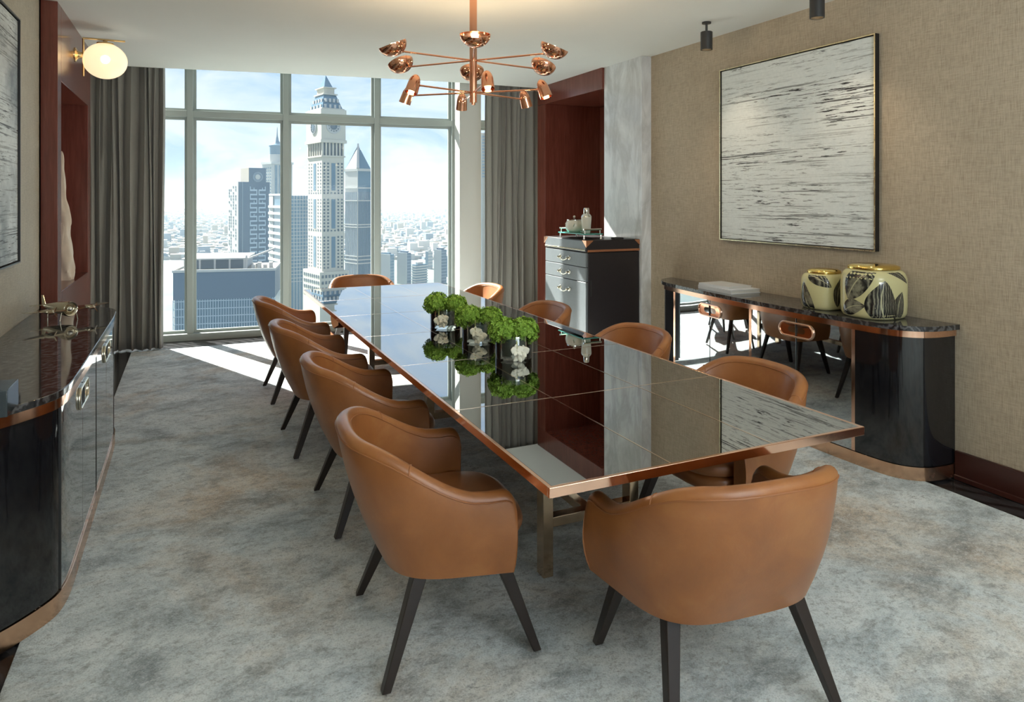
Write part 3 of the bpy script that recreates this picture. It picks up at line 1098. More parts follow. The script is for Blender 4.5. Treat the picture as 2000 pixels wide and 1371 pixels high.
def orchid(c, toward, s, seed):
    rnd = random.Random(seed)
    n = Vector(toward).normalized()
    a = Vector((0, 0, 1)).cross(n).normalized()
    b = n.cross(a)
    mb = MB()
    for k, (ang, l, w) in enumerate(((90, .9, .62), (165, 1.0, 1.05), (15, 1.0, 1.05), (235, .85, .6), (305, .85, .6))):
        t = math.radians(ang + rnd.uniform(-12, 12))
        d = a * math.cos(t) + b * math.sin(t)
        e_ = n.cross(d)
        def fn(u, v, d=d, e_=e_, l=l, w=w):
            ww = w * math.sin(PI * (.06 + .92 * v)) ** .8 * (u - .5) * 2
            return Vector(c) + d * (s * l * v) + e_ * (s * ww * .5) + n * (s * (.30 * v * v - .22 * abs(u - .5) * v + .05 * k))
        mb.grid(fn, 4, 5)
    mb.sphere(Vector(c) + n * s * .15, s * .16, 8, 6)
    return mb
TOC = Vector((-.38, -.92, .25)).normalized()
SIDE = Vector((.92, -.38, 0))
VASES = [(1.489, 3.217, 'green flower arrangement with cream orchids in a glass vase, nearest of the three'),
         (1.486, 3.683, 'green flower arrangement with cream orchids in a glass vase, middle of the three'),
         (1.456, 4.168, 'green flower arrangement with cream orchids in a glass vase, farthest of the three')]
for vi, (x, y, lab) in enumerate(VASES):
    t = thing('flower_arrangement', lab, 'flowers', (x, y, TZ), 'flower vases along the table')
    R = .094
    b = Vector((x, y, TZ))
    MB().lathe([(R * .98, 0), (R, .004), (R, .118), (R - .0035, .118), (R - .0035, .014), (.002, .012)], 48, b, cap=False).lathe([(.001, 0), (R * .98, 0)], 48, b, cap=False).build('vase', M['vase_glass'], t, smooth=40)
    # leaf lining and water line inside
    MB().lathe([(.076, .016), (.080, .03), (.080, .075), (.074, .10), (.03, .105)], 32, b).build('leaf_lining', M['leaf_dark'], t, smooth=40)
    sp = ((-.055, .078, .128), (.062, .072, .120)) if vi else ((-.048, .078, .128), (.048, .076, .130))
    for k, (o, r, z) in enumerate(sp):
        c = b + SIDE * o + Vector((0, 0, z + (.012 if vi == 2 else 0)))
        flower_ball(c, r, vi * 10 + k).build('flower_head', M['floret'], t, smooth=30)
    oc = ((.012, .052), (.040, .045), (.022, .020)) if vi == 0 else (((-.018, .062), (.012, .04), (0, .028)) if vi == 1 else ((-.035, .05), (-.008, .06), (-.008, .035)))
    for k, (o, z) in enumerate(oc):
        q = b + SIDE * o + Vector((TOC.x, TOC.y, 0)).normalized() * math.sqrt(max((R - .012) ** 2 - o * o, 0)) * 1.0 + Vector((0, 0, z))
        q = q + Vector((TOC.x, TOC.y, 0)) * .018
        orchid(q, TOC + SIDE * (.4 - .4 * k), .037, vi * 7 + k).build('orchid_bloom', M['orchid'], t, smooth=60, solid=.001)
    q0 = b + SIDE * oc[0][0] + Vector((TOC.x, TOC.y, 0)) * (R + .004)
    MB().tube([q0 + Vector((0, 0, .05)), q0 + Vector((0, 0, .085)) , q0 - Vector((TOC.x, TOC.y, 0)) * .02 + Vector((0, 0, .125))], .003, 6).build('stem', M['stem'], t, smooth=60)

# ------------------------------------------------------------------ trunk cabinet in front of the pilaster
M['trunk'] = simple('grey_blue_leather', (.13, .145, .155), .34, 0, .6, .10, 40, .03)
M['trunk_side'] = simple('black_leather', (.016, .012, .013), .42, 0, .5, .2, 40, .03)
tx0, tx1, ty0, ty1, tz = 3.185, 3.750, 5.35, 6.137, 1.18
tr = thing('trunk_cabinet', 'tall dark leather trunk cabinet with three drawers and brass fittings', 'cabinet', ((tx0 + tx1) / 2, (ty0 + ty1) / 2, 0.012))
MB().box(tx0 + .018, tx1, ty0, ty1, .05, tz - .11).build('body', M['trunk_side'], tr, bevel=.006)
MB().box(tx0 + .05, tx1 - .03, ty0 + .03, ty1 - .03, .0125, .05).build('plinth', M['dark_metal'], tr)
MB().box(tx0, tx1, ty0 - .002, ty1 + .002, tz - .105, tz).build('lid', M['trunk_side'], tr, bevel=.006)
MB().box(tx0 - .004, tx0 - .0005, ty0 + .01, ty1 - .01, tz - .10, tz - .008).build('lid_front', M['trunk'], tr, bevel=.001)
MB().box(tx0 + .01, tx1, ty0 - .008, ty0 - .002, tz - .105, tz - .085).build('copper_band', M['copper'], tr)
zs = [(.07, tz - .375), (tz - .370, tz - .245), (tz - .240, tz - .112)]
for z0, z1 in zs:
    d = MB().box(tx0, tx0 + .02, ty0 + .004, ty1 - .004, z0, z1).build('drawer', M['trunk'], tr, bevel=.004)
    zc = (z0 + z1) / 2 if z1 - z0 < .3 else z1 - .09
    yc = (ty0 + ty1) / 2
    hp = []
    hb = MB()
    for s_ in (-1, 1):
        hb.lathe([(.001, 0), (.022, 0), (.020, .006), (.009, .010), (.009, .024), (.012, .03), (.002, .034)], 18, (tx0, yc + s_ * .085, zc), (-1, 0, 0))
    n = 12
    hb.tube([(tx0 - .022, yc - .085 + .17 * k / n, zc - .004 - .022 * math.sin(PI * k / n)) for k in range(n + 1)], .005, 8)
    hb.build('handle', M['nickel'], d, smooth=50)
st = MB()
for k in range(34):
    st.sphere((tx0 - .006, ty0 + .02 + (ty1 - ty0 - .04) * k / 33, tz - .088), .0075, 8, 5)
st.build('stud_row', M['nickel'], tr, smooth=60, kind='stuff')
for y in (ty0, ty1):
    for z in (tz,):
        s_ = 1 if y == ty0 else -1
        cb_ = MB()
        cb_.add([(tx0 - .006, y - s_ * .010, z - .003), (tx0 + .07, y - s_ * .010, z - .003), (tx0 - .006, y - s_ * .010, z - .065),
                 (tx0 - .006, y + s_ * .06, z - .003)], [(0, 1, 2), (0, 2, 3), (0, 3, 1)])
        cb_.build('corner_cap', M['copper'], tr, solid=.004)
cb_ = MB().add([(tx1, ty0 - .006, tz - .003), (tx1 - .06, ty0 - .006, tz - .003), (tx1, ty0 - .006, tz - .055)], [(0, 1, 2)])
cb_.build('corner_cap', M['copper'], tr, solid=.004)
MB().box(tx0 + .04, tx0 + .052, ty0 - .005, ty0 + .001, tz - .50, tz - .36).build('side_latch', M['dark_metal'], tr)
# tray and items
ty = thing('serving_tray', 'teal glass serving tray with silver rod handles on the trunk cabinet', 'tray', (3.35, 5.74, tz + .0005))
MB().box(3.245, 3.455, 5.50, 5.98, tz + .040, tz + .050).build('tray_top', M['teal_glass'], ty, bevel=.002)
for x in (3.26, 3.44):
    for y in (5.515, 5.965):
        MB().lathe([(.010, 0), (.007, .01), (.007, .04)], 12, (x, y, tz)).build('foot', M['silver'], ty, smooth=50)
for y in (5.515, 5.965):
    h = MB()
    for x in (3.27, 3.43):
        h.tube([(x, y, tz + .05), (x, y, tz + .085)], .006, 8)
    h.tube([(3.255, y, tz + .088), (3.445, y, tz + .088)], .009, 10)
    h.build('handle', M['silver'], ty, smooth=50)
M['cream_metal'] = simple('cream_lacquered_metal', (.72, .70, .60), .22, .0, .6, .03)
ib = thing('ice_bucket', 'round cream ice bucket with lid and knob on the teal tray', 'bucket', (3.345, 5.84, tz + .051))
c = (3.345, 5.84, tz + .051)
MB().lathe([(.055, 0), (.078, .02), (.086, .055), (.080, .095), (.070, .112)], 36, c).build('body', M['cream_metal'], ib, smooth=50)
MB().lathe([(.073, .112), (.073, .120), (.05, .130), (.012, .134)], 36, c).build('lid', M['silver'], ib, smooth=50)
MB().sphere((c[0], c[1], c[2] + .146), .012, 12, 8).build('knob', M['cream_metal'], ib, smooth=60)
MB().tube([(c[0] - .05 + .0, c[1] + .082 * math.cos(PI * k / 14), c[2] + .085 - .05 * math.sin(PI * k / 14)) for k in range(15)], .004, 8).build('bail_handle', M['nickel'], ib, smooth=60)
sk = thing('cocktail_shaker', 'cream and silver cocktail shaker standing on the teal tray', 'shaker', (3.335, 5.60, tz + .051))
c = (3.335, 5.60, tz + .051)
MB().lathe([(.033, 0), (.037, .004), (.047, .125), (.048, .150)], 32, c).build('body', M['cream_metal'], sk, smooth=50)
MB().lathe([(.048, .150), (.047, .158), (.035, .176), (.026, .182)], 32, c).build('shoulder', M['silver'], sk, smooth=50)
MB().lathe([(.026, .182), (.028, .186), (.026, .226), (.022, .234), (.002, .236)], 32, c).build('cap', M['silver'], sk, smooth=50)
bx_ = MB().box(3.50, 3.60, 5.38, 5.44, tz, tz + .016)
tag(bx_.build('remote_control', M['dark_metal'], bevel=.004), 'small black remote lying on the trunk cabinet corner', 'remote')

# ------------------------------------------------------------------ jars and books on the right sideboard
M['jar'] = simple('pale_yellow_glaze', (.60, .56, .30), .10, 0, .6, .05, 3)
def leafmat():
    t = NT('painted_leaf')
    v = t.coord((1, 1, 1))
    w = t.n('ShaderNodeTexWave', {'Vector': v, 'Scale': 26, 'Distortion': 3, 'Detail': 3}).outputs['Fac']
    n = t.noise(v, 14, 5, .6)
    c = t.ramp(t.math('ADD', t.math('MULTIPLY', w, .5), t.math('MULTIPLY', n, .6)), [(.35, (.012, .012, .012)), (.62, (.06, .058, .045)), (.85, (.26, .25, .18))])
    return t.bsdf(c, .12, 0, .6)
M['leafprint'] = leafmat()
M['leafrib'] = simple('painted_leaf_rib', (.45, .43, .27), .12)
SB = .858
def jar(label, x, y, R, h, lidr, leaves):
    t = thing('lidded_jar', label, 'jar', (x, y, SB), 'leaf-painted jars on the right sideboard')
    prof = [(.86, 0), (.94, .03), (.985, .10), (1.0, .25), (1.0, .70), (.985, .82), (.93, .91), (.84, .965), (.74, .985), (.70, .985)]
    sq = 2.7
    MB().lathe([(r * R, z * h) for r, z in prof], 64, (x, y, SB), sq=sq).build('body', M['jar'], t, smooth=60)
    zt = h * .985
    MB().lathe([(lidr * R, zt), (lidr * R * 1.02, zt + .008), (lidr * R * .99, zt + .018), (lidr * R * .80, zt + .027), (.002, zt + .031)], 48, (x, y, SB), sq=sq).build('lid', M['gold'], t, smooth=60)
    def rad(z):
        q = z / h
        for (r0, z0), (r1, z1) in zip(prof[:-1], prof[1:]):
            if z0 <= q <= z1 and z1 > z0:
                return R * (r0 + (r1 - r0) * (q - z0) / (z1 - z0))
        return R
    def surf(th, z, off):
        z = min(max(z, .012 * h), .95 * h)
        c, s_ = math.cos(th), math.sin(th)
        r = rad(z) + off
        # superellipse radius at this polar angle
        k = (abs(c) ** sq + abs(s_) ** sq) ** (-1 / sq)
        return Vector((x + r * k * c, y + r * k * s_, SB + z))
    for (dth, zc, L, Wd, rot) in leaves:
        # facing direction is towards the camera
        base = math.atan2(-y, -x)
        ca, sa = math.cos(rot), math.sin(rot)
        def fn(u, v, off=.0008, wmul=1.0):
            l = (v - .5) * L
            w = Wd * (math.sin(PI * min(max(v, .0), 1)) ** .75) * (1 - .35 * v) * (u - .5) * wmul + .0
            bend = .10 * L * math.sin(PI * v)
            a_ = l * ca - (w + bend) * sa
            b_ = l * sa + (w + bend) * ca
            return surf(base + dth + a_ / R, zc * h + b_, off)
        MB().grid(lambda u, v: fn(u, v), 8, 16).build('painted_leaf', M['leafprint'], t, smooth=80)
        MB().grid(lambda u, v: fn(u, .02 + .96 * v, .0014, .05), 1, 14).build('leaf_rib', M['leafrib'], t, smooth=80)
jar('smaller pale yellow jar with gold lid and painted leaves on the right sideboard', 3.662, 3.21, .125, .225, .72,
    [(-.30, .80, .17, .10, -.42), (-.80, .30, .22, .11, 1.95), (.85, .52, .20, .08, 1.3), (2.4, .5, .2, .1, 1.2)])
jar('larger pale yellow jar with gold lid and painted leaves, nearest on the right sideboard', 3.675, 2.865, .163, .285, .78,
    [(-.42, .72, .26, .18, .85), (.38, .34, .26, .20, 1.62), (-.72, .18, .16, .11, .35), (.98, .25, .18, .12, 1.4), (.80, .88, .22, .06, -.45), (2.6, .5, .22, .14, 1.3)])
M['paper'] = simple('page_edges', (.60, .58, .52), .7)
M['cover_white'] = simple('pale_book_cover', (.66, .68, .70), .35, 0, .5, .12, 9)
M['cover_grey'] = simple('grey_book_cover', (.30, .31, .30), .4, 0, .5, .05, 9)
def book(label, x0, x1, y0, y1, z0, z1, cov, rz):
    c = Vector(((x0 + x1) / 2, (y0 + y1) / 2, z0))
    t = thing('book', label, 'book', c, 'art books on the right sideboard')
    MB().box(x0, x1, y0, y1, z1 - .0025, z1).box(x0, x1, y0, y1, z0, z0 + .0025).box(x0, x0 + .003, y0, y1, z0 + .0025, z1 - .0025).build('cover', cov, t)
    MB().box(x0 + .003, x1 - .004, y0 + .004, y1 - .004, z0 + .0026, z1 - .0026).build('pages', M['paper'], t)
    t.rotation_euler = (0, 0, rz)
book('lower of the two large books stacked on the right sideboard', 3.565, 3.835, 3.93, 4.31, SB, SB + .028, M['cover_white'], -.04)
book('upper pale book stacked on the right sideboard', 3.572, 3.80, 3.985, 4.305, SB + .028, SB + .046, M['cover_white'], .03)

# ------------------------------------------------------------------ left sideboard ornaments
LB = .84
ap = thing('model_airplane', 'polished metal model airplane with propellers on the left sideboard', 'ornament', (-.655, 4.83, LB), rz=math.atan2(-.80, .60))
ap.location = (-.657, 4.805, LB + .0015)
# local: +x nose direction, y span
MB().lathe([(.004, -.20), (.012, -.17), (.024, -.10), (.036, -.03), (.043, .05), (.044, .075), (.040, .085), (.034, .082), (.028, .07), (.002, .068)], 28, (-.045, 0, .068), (1, 0, 0), cap=False).build('fuselage', M['nickel'], ap, smooth=50)
MB().lathe([(.022, .068), (.016, .082), (.008, .09), (.001, .093)], 20, (-.045, 0, .068), (1, 0, 0), cap=False).build('nose_cone', M['silver'], ap, smooth=50)
for s_ in (-1, 1):
    MB().add([(.05, s_ * .03, .060), (-.04, s_ * .03, .060), (-.015, s_ * .235, .072), (.025, s_ * .235, .072),
              (.05, s_ * .03, .068), (-.04, s_ * .03, .070), (-.015, s_ * .235, .075), (.025, s_ * .235, .074)],
             [(0, 1, 2, 3), (7, 6, 5, 4), (0, 4, 5, 1), (1, 5, 6, 2), (2, 6, 7, 3), (3, 7, 4, 0)]).build('wing', M['nickel'], ap)
    eg = MB().lathe([(.003, -.05), (.012, -.02), (.014, .03), (.012, .05), (.003, .06)], 16, (.02, s_ * .115, .066), (1, 0, 0)).build('engine', M['nickel'], ap, smooth=50)
    pb = MB()
    for k in range(3):
        an = .5 + 2 * PI * k / 3
        pb.bar((.078, s_ * .115, .066), (.078, s_ * .115 + .032 * math.sin(an), .066 + .032 * math.cos(an)), .007, .005, up=(1, 0, 0), h0=.002, h1=.002)
    pb.build('propeller', M['silver'], eg)
    MB().add([(-.235, s_ * .008, .07), (-.26, s_ * .008, .07), (-.255, s_ * .075, .072), (-.24, s_ * .075, .072), (-.235, s_ * .008, .074), (-.26, s_ * .008, .074), (-.255, s_ * .075, .075), (-.24, s_ * .075, .075)],
             [(0, 1, 2, 3), (7, 6, 5, 4), (0, 4, 5, 1), (1, 5, 6, 2), (2, 6, 7, 3), (3, 7, 4, 0)]).build('tailplane', M['nickel'], ap)
MB().add([(-.22, .002, .075), (-.26, .002, .075), (-.265, .002, .13), (-.245, .002, .13), (-.22, -.002, .075), (-.26, -.002, .075), (-.265, -.002, .13), (-.245, -.002, .13)],
         [(0, 1, 2, 3), (7, 6, 5, 4), (0, 4, 5, 1), (1, 5, 6, 2), (2, 6, 7, 3), (3, 7, 4, 0)]).build('tail_fin', M['nickel'], ap)
for x, y in ((.02, .05), (.02, -.05), (-.2, 0)):
    MB().tube([(x, y, .0), (x, y * .8, .05)], .0028, 8).build('landing_strut', M['nickel'], ap, smooth=50)
bxm = MB().box(-.79, -.543, 2.76, 2.925, LB, LB + .088)
M['slate'] = simple('dark_slate_lacquer', (.035, .05, .06), .12, 0, .6)
tag(bxm.build('lacquer_box', M['slate'], bevel=.002), 'dark slate lacquer box at the near end of the left sideboard', 'box')
# driftwood-like sculpture in the left niche
M['bleached'] = simple('bleached_wood', (.66, .55, .44), .6, 0, .3, .18, 14, .2)
def sculpt():
    t = thing('sculpture', 'tall bleached driftwood sculpture tapering to a point in the left niche', 'sculpture', (-.91, 6.40, .92))
    def strand(ph, R0, z1, amp, nm, turns):
        def fn(u, v):
            z = .0 + z1 * v
            r = R0 * (1 - v) ** .62 * (1 + .10 * math.sin(14 * v + ph)) + .007
            cx = amp * (1 - v) * math.cos(turns * v + ph)
            cy = amp * (1 - v) * math.sin(turns * v + ph)
            a = 2 * PI * u
            k = 1 + .34 * mnoise.noise(Vector((math.cos(a) * 1.6 + ph, math.sin(a) * 1.6, z * 9))) + .10 * math.sin(5 * a + z * 16)
            return Vector((-.915 + cx + r * k * math.cos(a), 6.40 + cy + r * k * math.sin(a), .92 + z))
        MB().grid(fn, 22, 60).build(nm, M['bleached'], t, smooth=70)
    strand(0, .066, 1.0, .020, 'trunk', 3)
    strand(2.6, .040, .62, .055, 'root_strand', 4)
    strand(4.4, .034, .50, .06, 'root_strand', -3)
    return t
sculpt()
# ------------------------------------------------------------------ the city outside
GZ = -100.0
HAZE = .00011
M['stone'] = simple('pale_tower_stone', (0.504, 0.474, 0.406), .8, 0, .2, .05, .05)
M['stone_w'] = simple('white_tower_render', (0.430, 0.430, 0.420), .8, 0, .2, .05, .05)
M['cgl'] = simple('blue_tower_glass', (0.103, 0.179, 0.243), .25, 0, .5, .12, .05)
M['cgl_d'] = simple('dark_blue_cladding', (0.083, 0.127, 0.186), .45, 0, .4, .06, .05)
M['cwin'] = simple('tower_window', (0.078, 0.110, 0.139), .3)
M['relief'] = simple('grey_blue_relief', (0.167, 0.218, 0.276), .5)
M['relief_l'] = simple('pale_maze_relief', (.34, .42, .50), .6)
M['beige'] = simple('beige_tower_render', (0.353, 0.317, 0.270), .8, 0, .2, .05, .05)
def ground():
    t = NT('hazy_city_ground')
    v = t.coord((.01, .01, .01))
    n = t.noise(v, 1.4, 8, .7)
    n2 = t.noise(v, 9, 4, .7)
    c = t.ramp(n, [(.35, (.10, .15, .15)), (.5, (.16, .19, .185)), (.68, (.22, .205, .18))])
    c = t.mix(t.ramp(n2, [(.4, .5), (.6, 0)]), c, (.10, .14, .14))
    return t.bsdf(c, .9, 0, .1)
M['ground'] = ground()
g = MB().add([(-9000, 40, GZ), (9000, 40, GZ), (9000, 14000, GZ), (-9000, 14000, GZ)], [(0, 1, 2, 3)])
tag(g.build('city_ground', M['ground']), 'hazy flat city ground stretching to the horizon outside the window', 'ground')
def frame(uc, D, ang):
    a = (uc - 1000) / F
    C = (FWD + RGT * a) * D
    e2 = RGT * math.cos(ang) + FWD * math.sin(ang)
    return C, math.atan2(e2.y, e2.x)
def L2(uc, ur, D, ang):
    aC, aR = (uc - 1000) / F, (ur - 1000) / F
    return (aR - aC) * D / (math.cos(ang) - aR * math.sin(ang))
def L1(uc, ul, D, ang):
    aC, aL = (uc - 1000) / F, (ul - 1000) / F
    return (aC - aL) * D / (math.sin(ang) + aL * math.cos(ang))
def zv(v, D):
    return H - (v - 387) / F * D
class T:
    def __init__(s, name, label, uc, ul, ur, D, ang, cat='building', group=None):
        s.D = D
        C, rz = frame(uc, D, ang)
        s.a = L2(uc, ur, D, ang)
        s.b = L1(uc, ul, D, ang)
        s.o = thing(name, label, cat, (C.x, C.y, 0), group, rz)
        s.o.rotation_euler = (0, 0, rz)
    def z(s, v):
        return zv(v, s.D)
def pyr(mb, x0, x1, y0, y1, z0, X0, X1, Y0, Y1, z1):
    return mb.add([(x0, y0, z0), (x1, y0, z0), (x1, y1, z0), (x0, y1, z0), (X0, Y0, z1), (X1, Y0, z1), (X1, Y1, z1), (X0, Y1, z1)],
                  [(0, 3, 2, 1), (4, 5, 6, 7), (0, 1, 5, 4), (1, 2, 6, 5), (2, 3, 7, 6), (3, 0, 4, 7)])
# clock tower
k = T('clock_tower', 'tall cream stone clock tower with a stepped spire outside the window', 629, 601, 672, 420, math.radians(37))
a, b, z, o = k.a, k.b, k.z, k.o
MB().box(0, a, 0, b, GZ, z(304)).build('shaft', M['stone'], o)
MB().box(-.6, a + .6, -.6, b + .6, z(306), z(303)).build('cornice', M['stone'], o)
bf = MB().box(.7, a - .7, .7, b - .7, z(303), z(277))
bf.build('belfry_core', M['cwin'], o)
cl = MB()
for i in range(7):
    x = .0 + (a - .9) * i / 6
    cl.box(x, x + .9, -.1, .8, z(303), z(277))
    y_ = (b - .9) * i / 6
    cl.box(-.1, .8, y_, y_ + .9, z(303), z(277))
cl.build('belfry_columns', M['stone'], o)
MB().box(-1.3, a + 1.3, -1.3, b + 1.3, z(278), z(272)).build('cornice', M['stone'], o)
MB().box(-.7, a + .7, -.7, b + .7, z(272), z(222)).build('clock_storey', M['stone'], o)
MB().box(-1.1, a + 1.1, -1.1, b + 1.1, z(222), z(212)).build('cornice', M['stone'], o)
cc = a / 2
for fx in (0, 1):
    r = a * .29
    cz = z(245)
    pos = (cc, -.8, cz) if fx == 0 else (-.8, b / 2, cz)
    ax = (0, -1, 0) if fx == 0 else (-1, 0, 0)
    f1 = MB().lathe([(r * 1.15, 0), (r * 1.15, .3), (r * .9, .45), (r * .9, .2), (.01, .2)], 32, pos, ax, cap=False).build('clock_face', M['stone_w'], o, smooth=40)
    MB().lathe([(r * .55, .2), (r * .55, .35), (.01, .4)], 24, pos, ax, cap=False).build('clock_dial', M['cwin'], f1, smooth=40)
    tk = MB()
    for j in range(12):
        t_ = 2 * PI * j / 12
        q0 = Vector(pos) + Vector(ax) * .4
        w = Vector((1, 0, 0)) if fx == 0 else Vector((0, 1, 0))
        d = w * math.cos(t_) + Vector((0, 0, 1)) * math.sin(t_)
        tk.bar(q0 + d * r * .68, q0 + d * r * .86, .35, .35, up=ax)
    tk.build('clock_marks', M['cwin'], f1)
pyr(MB(), .4, a - .4, .4, b - .4, z(212), a * .22, a * .78, b * .22, b * .78, z(181)).build('mansard_roof', M['cgl'], o)
MB().box(-.2, a + .2, -.2, b + .2, z(212.5), z(209.5)).build('cornice', M['stone'], o)
dm = MB()
for r_ in range(2):
    for i in range(4):
        q = .2 + .2 * i
        zz = z(206 - 12 * r_)
        ins = (.4 + (.22 * a - .4) * ((206 - 12 * r_ - 212) / (181 - 212)))
        x = ins + (a - 2 * ins) * (i + .5) / 4
        dm.box(x - .6, x + .6, ins - .4, ins + .8, zz - .9, zz + 1.2)
        y_ = ins * b / a + (b - 2 * ins * b / a) * (i + .5) / 4
        dm.box(ins - .4, ins + .8, y_ - .9, y_ + .9, zz - .9, zz + 1.2)
dm.build('dormers', M['stone_w'], o)
MB().box(a * .17, a * .83, b * .17, b * .83, z(181.5), z(179)).build('cornice', M['stone'], o)
MB().box(a * .26, a * .74, b * .26, b * .74, z(179), z(168)).build('lantern', M['stone'], o)
MB().box(a * .2, a * .8, b * .2, b * .8, z(168), z(166)).build('cornice', M['stone'], o)
pyr(MB(), a * .3, a * .7, b * .3, b * .7, z(166), a * .49, a * .51, b * .49, b * .51, z(140)).build('spire', M['cgl'], o)
wn_ = MB()
strips = MB()
for v0, v1 in ((310, 372), (381, 447), (455, 524)):
    strips.box(a * .42, a * .60, -.12, .2, z(v1), z(v0 + 8))
    strips.box(-.12, .2, b * .42, b * .58, z(v1), z(v0 + 8))
    n = int((v1 - v0) / 6.6)
    for r_ in range(n):
        zz = z(v0 + 9 + r_ * 6.6)
        for i in (.10, .27, .73, .90):
            wn_.box(a * i - .55, a * i + .55, -.1, .2, zz - .55, zz + .55)
            wn_.box(-.1, .2, b * i - .6, b * i + .6, zz - .5, zz + .5)
for v in (377, 451):
    for i in range(6):
        x = a * (.1 + .16 * i)
        wn_.box(x - .5, x + .5, -.1, .2, z(v) - .5, z(v) + .5)
        y_ = x * b / a
        wn_.box(-.1, .2, y_ - .7, y_ + .7, z(v) - .5, z(v) + .5)
strips.build('glazed_strips', M['cgl'], o)
MB().box(-2.2, a + 2.2, -2.2, b + 2.2, GZ, z(531)).build('base_block', M['stone'], o)
for v in (540, 552, 564, 578):
    for i in range(8):
        x = -1.5 + (a + 3) * (i + .5) / 8
        wn_.box(x - .6, x + .6, -2.4, -2, z(v) - .9, z(v) + .9)
        y_ = -1.5 + (b + 3) * (i + .5) / 8
        wn_.box(-2.4, -2, y_ - .8, y_ + .8, z(v) - .9, z(v) + .9)
wn_.build('window_rows', M['cwin'], o, kind='stuff')
# maze tower
k = T('patterned_tower', 'dark blue tower with a maze-like raised pattern and round emblem on its crown', 466, 446, 527, 640, math.radians(38))
a, b, z, o = k.a, k.b, k.z, k.o
MB().box(0, a, 0, b, GZ, z(355)).build('blue_block', M['cgl_d'], o)
MB().box(-.5, .0, -.1, b + .2, GZ, z(354)).build('white_side', M['stone_w'], o)
xs, xe = a * .33, a * .88
MB().box(xs, xe, .0, b * .75, z(355), z(327)).build('crown_block', M['cgl_d'], o)
MB().box(xs - .4, xs, 0, b * .75, z(355), z(327)).build('crown_side', M['beige'], o)
r = (xe - xs) * .30
em = MB().lathe([(r, 0), (r, .5), (r * .72, .6), (r * .72, .3), (.01, .3)], 28, ((xs + xe) / 2, 0, z(345)), (0, -1, 0), cap=False).build('round_emblem', M['relief'], o, smooth=40)
MB().lathe([(r * .5, .3), (r * .5, .8), (.01, .8)], 24, ((xs + xe) / 2, 0, z(345)), (0, -1, 0), cap=False).build('emblem_disc', M['stone_w'], em, smooth=40)
mz = MB()
rnd = random.Random(5)
W_ = xe - xs
nr = 17
zb_, zt_ = z(512), z(364)
rh = (zt_ - zb_) / nr
tw = W_ * .045
for r_ in range(nr):
    z0 = zb_ + r_ * rh
    odd = r_ % 2
    # two interlocking serpentines either side of a central gap
    for x0_, x1_, fl in ((xs + W_ * .04, xs + W_ * .46, odd), (xs + W_ * .54, xs + W_ * .96, 1 - odd)):
        mz.box(x0_, x1_, -.7, .1, z0, z0 + rh * .34)
        xv = x1_ - tw if fl else x0_
        mz.box(xv, xv + tw, -.7, .1, z0 + rh * .34, z0 + rh)
        if r_ % 3 == 1:
            xm = (x0_ + x1_) / 2
            mz.box(xm, xm + tw, -.7, .1, z0 + rh * .34, z0 + rh * .75)
mz.build('maze_relief', M['relief_l'], o, kind='stuff')
wn_ = MB()
for r_ in range(26):
    zz = z(365 + r_ * 6)
    for i in (.22, .45, .68, .85):
        if rnd.random() < .75:
            wn_.box(-.7, -.4, b * i - 1.3, b * i + 1.3, zz - .9, zz + .9)
wn_.build('window_rows', M['cwin'], o, kind='stuff')
MB().box(a * .1, a * .13, -.6, .1, GZ, z(355)).build('pilaster', M['relief'], o)
# spire tower
k = T('spire_tower', 'slender pale tower with a round crown and needle spire behind the patterned tower', 531, 512, 571, 900, math.radians(42))
a, b, z, o = k.a, k.b, k.z, k.o
MB().box(0, a, 0, b, GZ, z(318)).build('shaft', M['stone_w'], o)
MB().box(-1.2, a + 1.2, -1.2, b + 1.2, z(320), z(316)).build('cornice', M['stone_w'], o)
c = (a / 2, b / 2, 0)
MB().lathe([(a * .36, z(316)), (a * .36, z(300))], 20, c).build('drum', M['stone_w'], o, smooth=40)
MB().lathe([(a * .34, z(300)), (a * .34, z(285))], 20, c).build('glazed_drum', M['cgl'], o, smooth=40)
MB().lathe([(a * .38, z(285)), (a * .38, z(282)), (a * .22, z(279)), (a * .08, z(273)), (a * .03, z(262)), (.2, z(245))], 20, c).build('spire', M['cgl'], o, smooth=40)
wn_ = MB()
for i in range(4):
    x = a * (.2 + .2 * i)
    wn_.box(x - a * .06, x + a * .06, -.4, .2, z(400), z(322))
for r_ in range(14):
    for i in range(5):
        y = b * (.12 + .19 * i)
        wn_.box(-.4, .2, y - 1, y + 1, z(328 + r_ * 6) - 1, z(328 + r_ * 6) + 1)
wn_.build('window_rows', M['cgl'], o, kind='stuff')
# white balcony block with glazed side
k = T('balcony_block', 'white balcony block joined to a blue gridded glass tower, left of the clock tower', 562, 527, 603, 560, math.radians(36))
a, b, z, o = k.a, k.b, k.z, k.o
MB().box(0, a, 0, b, GZ, z(382)).build('core', M['cgl'], o)
MB().box(-.6, 0, -.3, b * .25, GZ, z(379)).build('white_pier', M['stone_w'], o)
MB().box(-.6, 0, b * .78, b + .3, GZ, z(379)).build('white_pier', M['stone_w'], o)
MB().box(-.8, a * .2, -.4, b + .4, z(382), z(378)).build('parapet', M['stone_w'], o)
for r_ in range(16):
    v = 402 + r_ * 13.5
    MB().box(-1.4, 0, -.3, b + .3, z(v + 5), z(v)).build('balcony', M['stone_w'], o)
gb = MB()
for i in range(8):
    x = a * i / 7
    gb.box(x - .25, x + .25, -.3, .1, GZ, z(382))
for r_ in range(24):
    gb.box(0, a, -.25, .1, z(390 + r_ * 7) - .2, z(390 + r_ * 7) + .2)
gb.build('glass_grid_bars', M['stone_w'], o, kind='stuff')
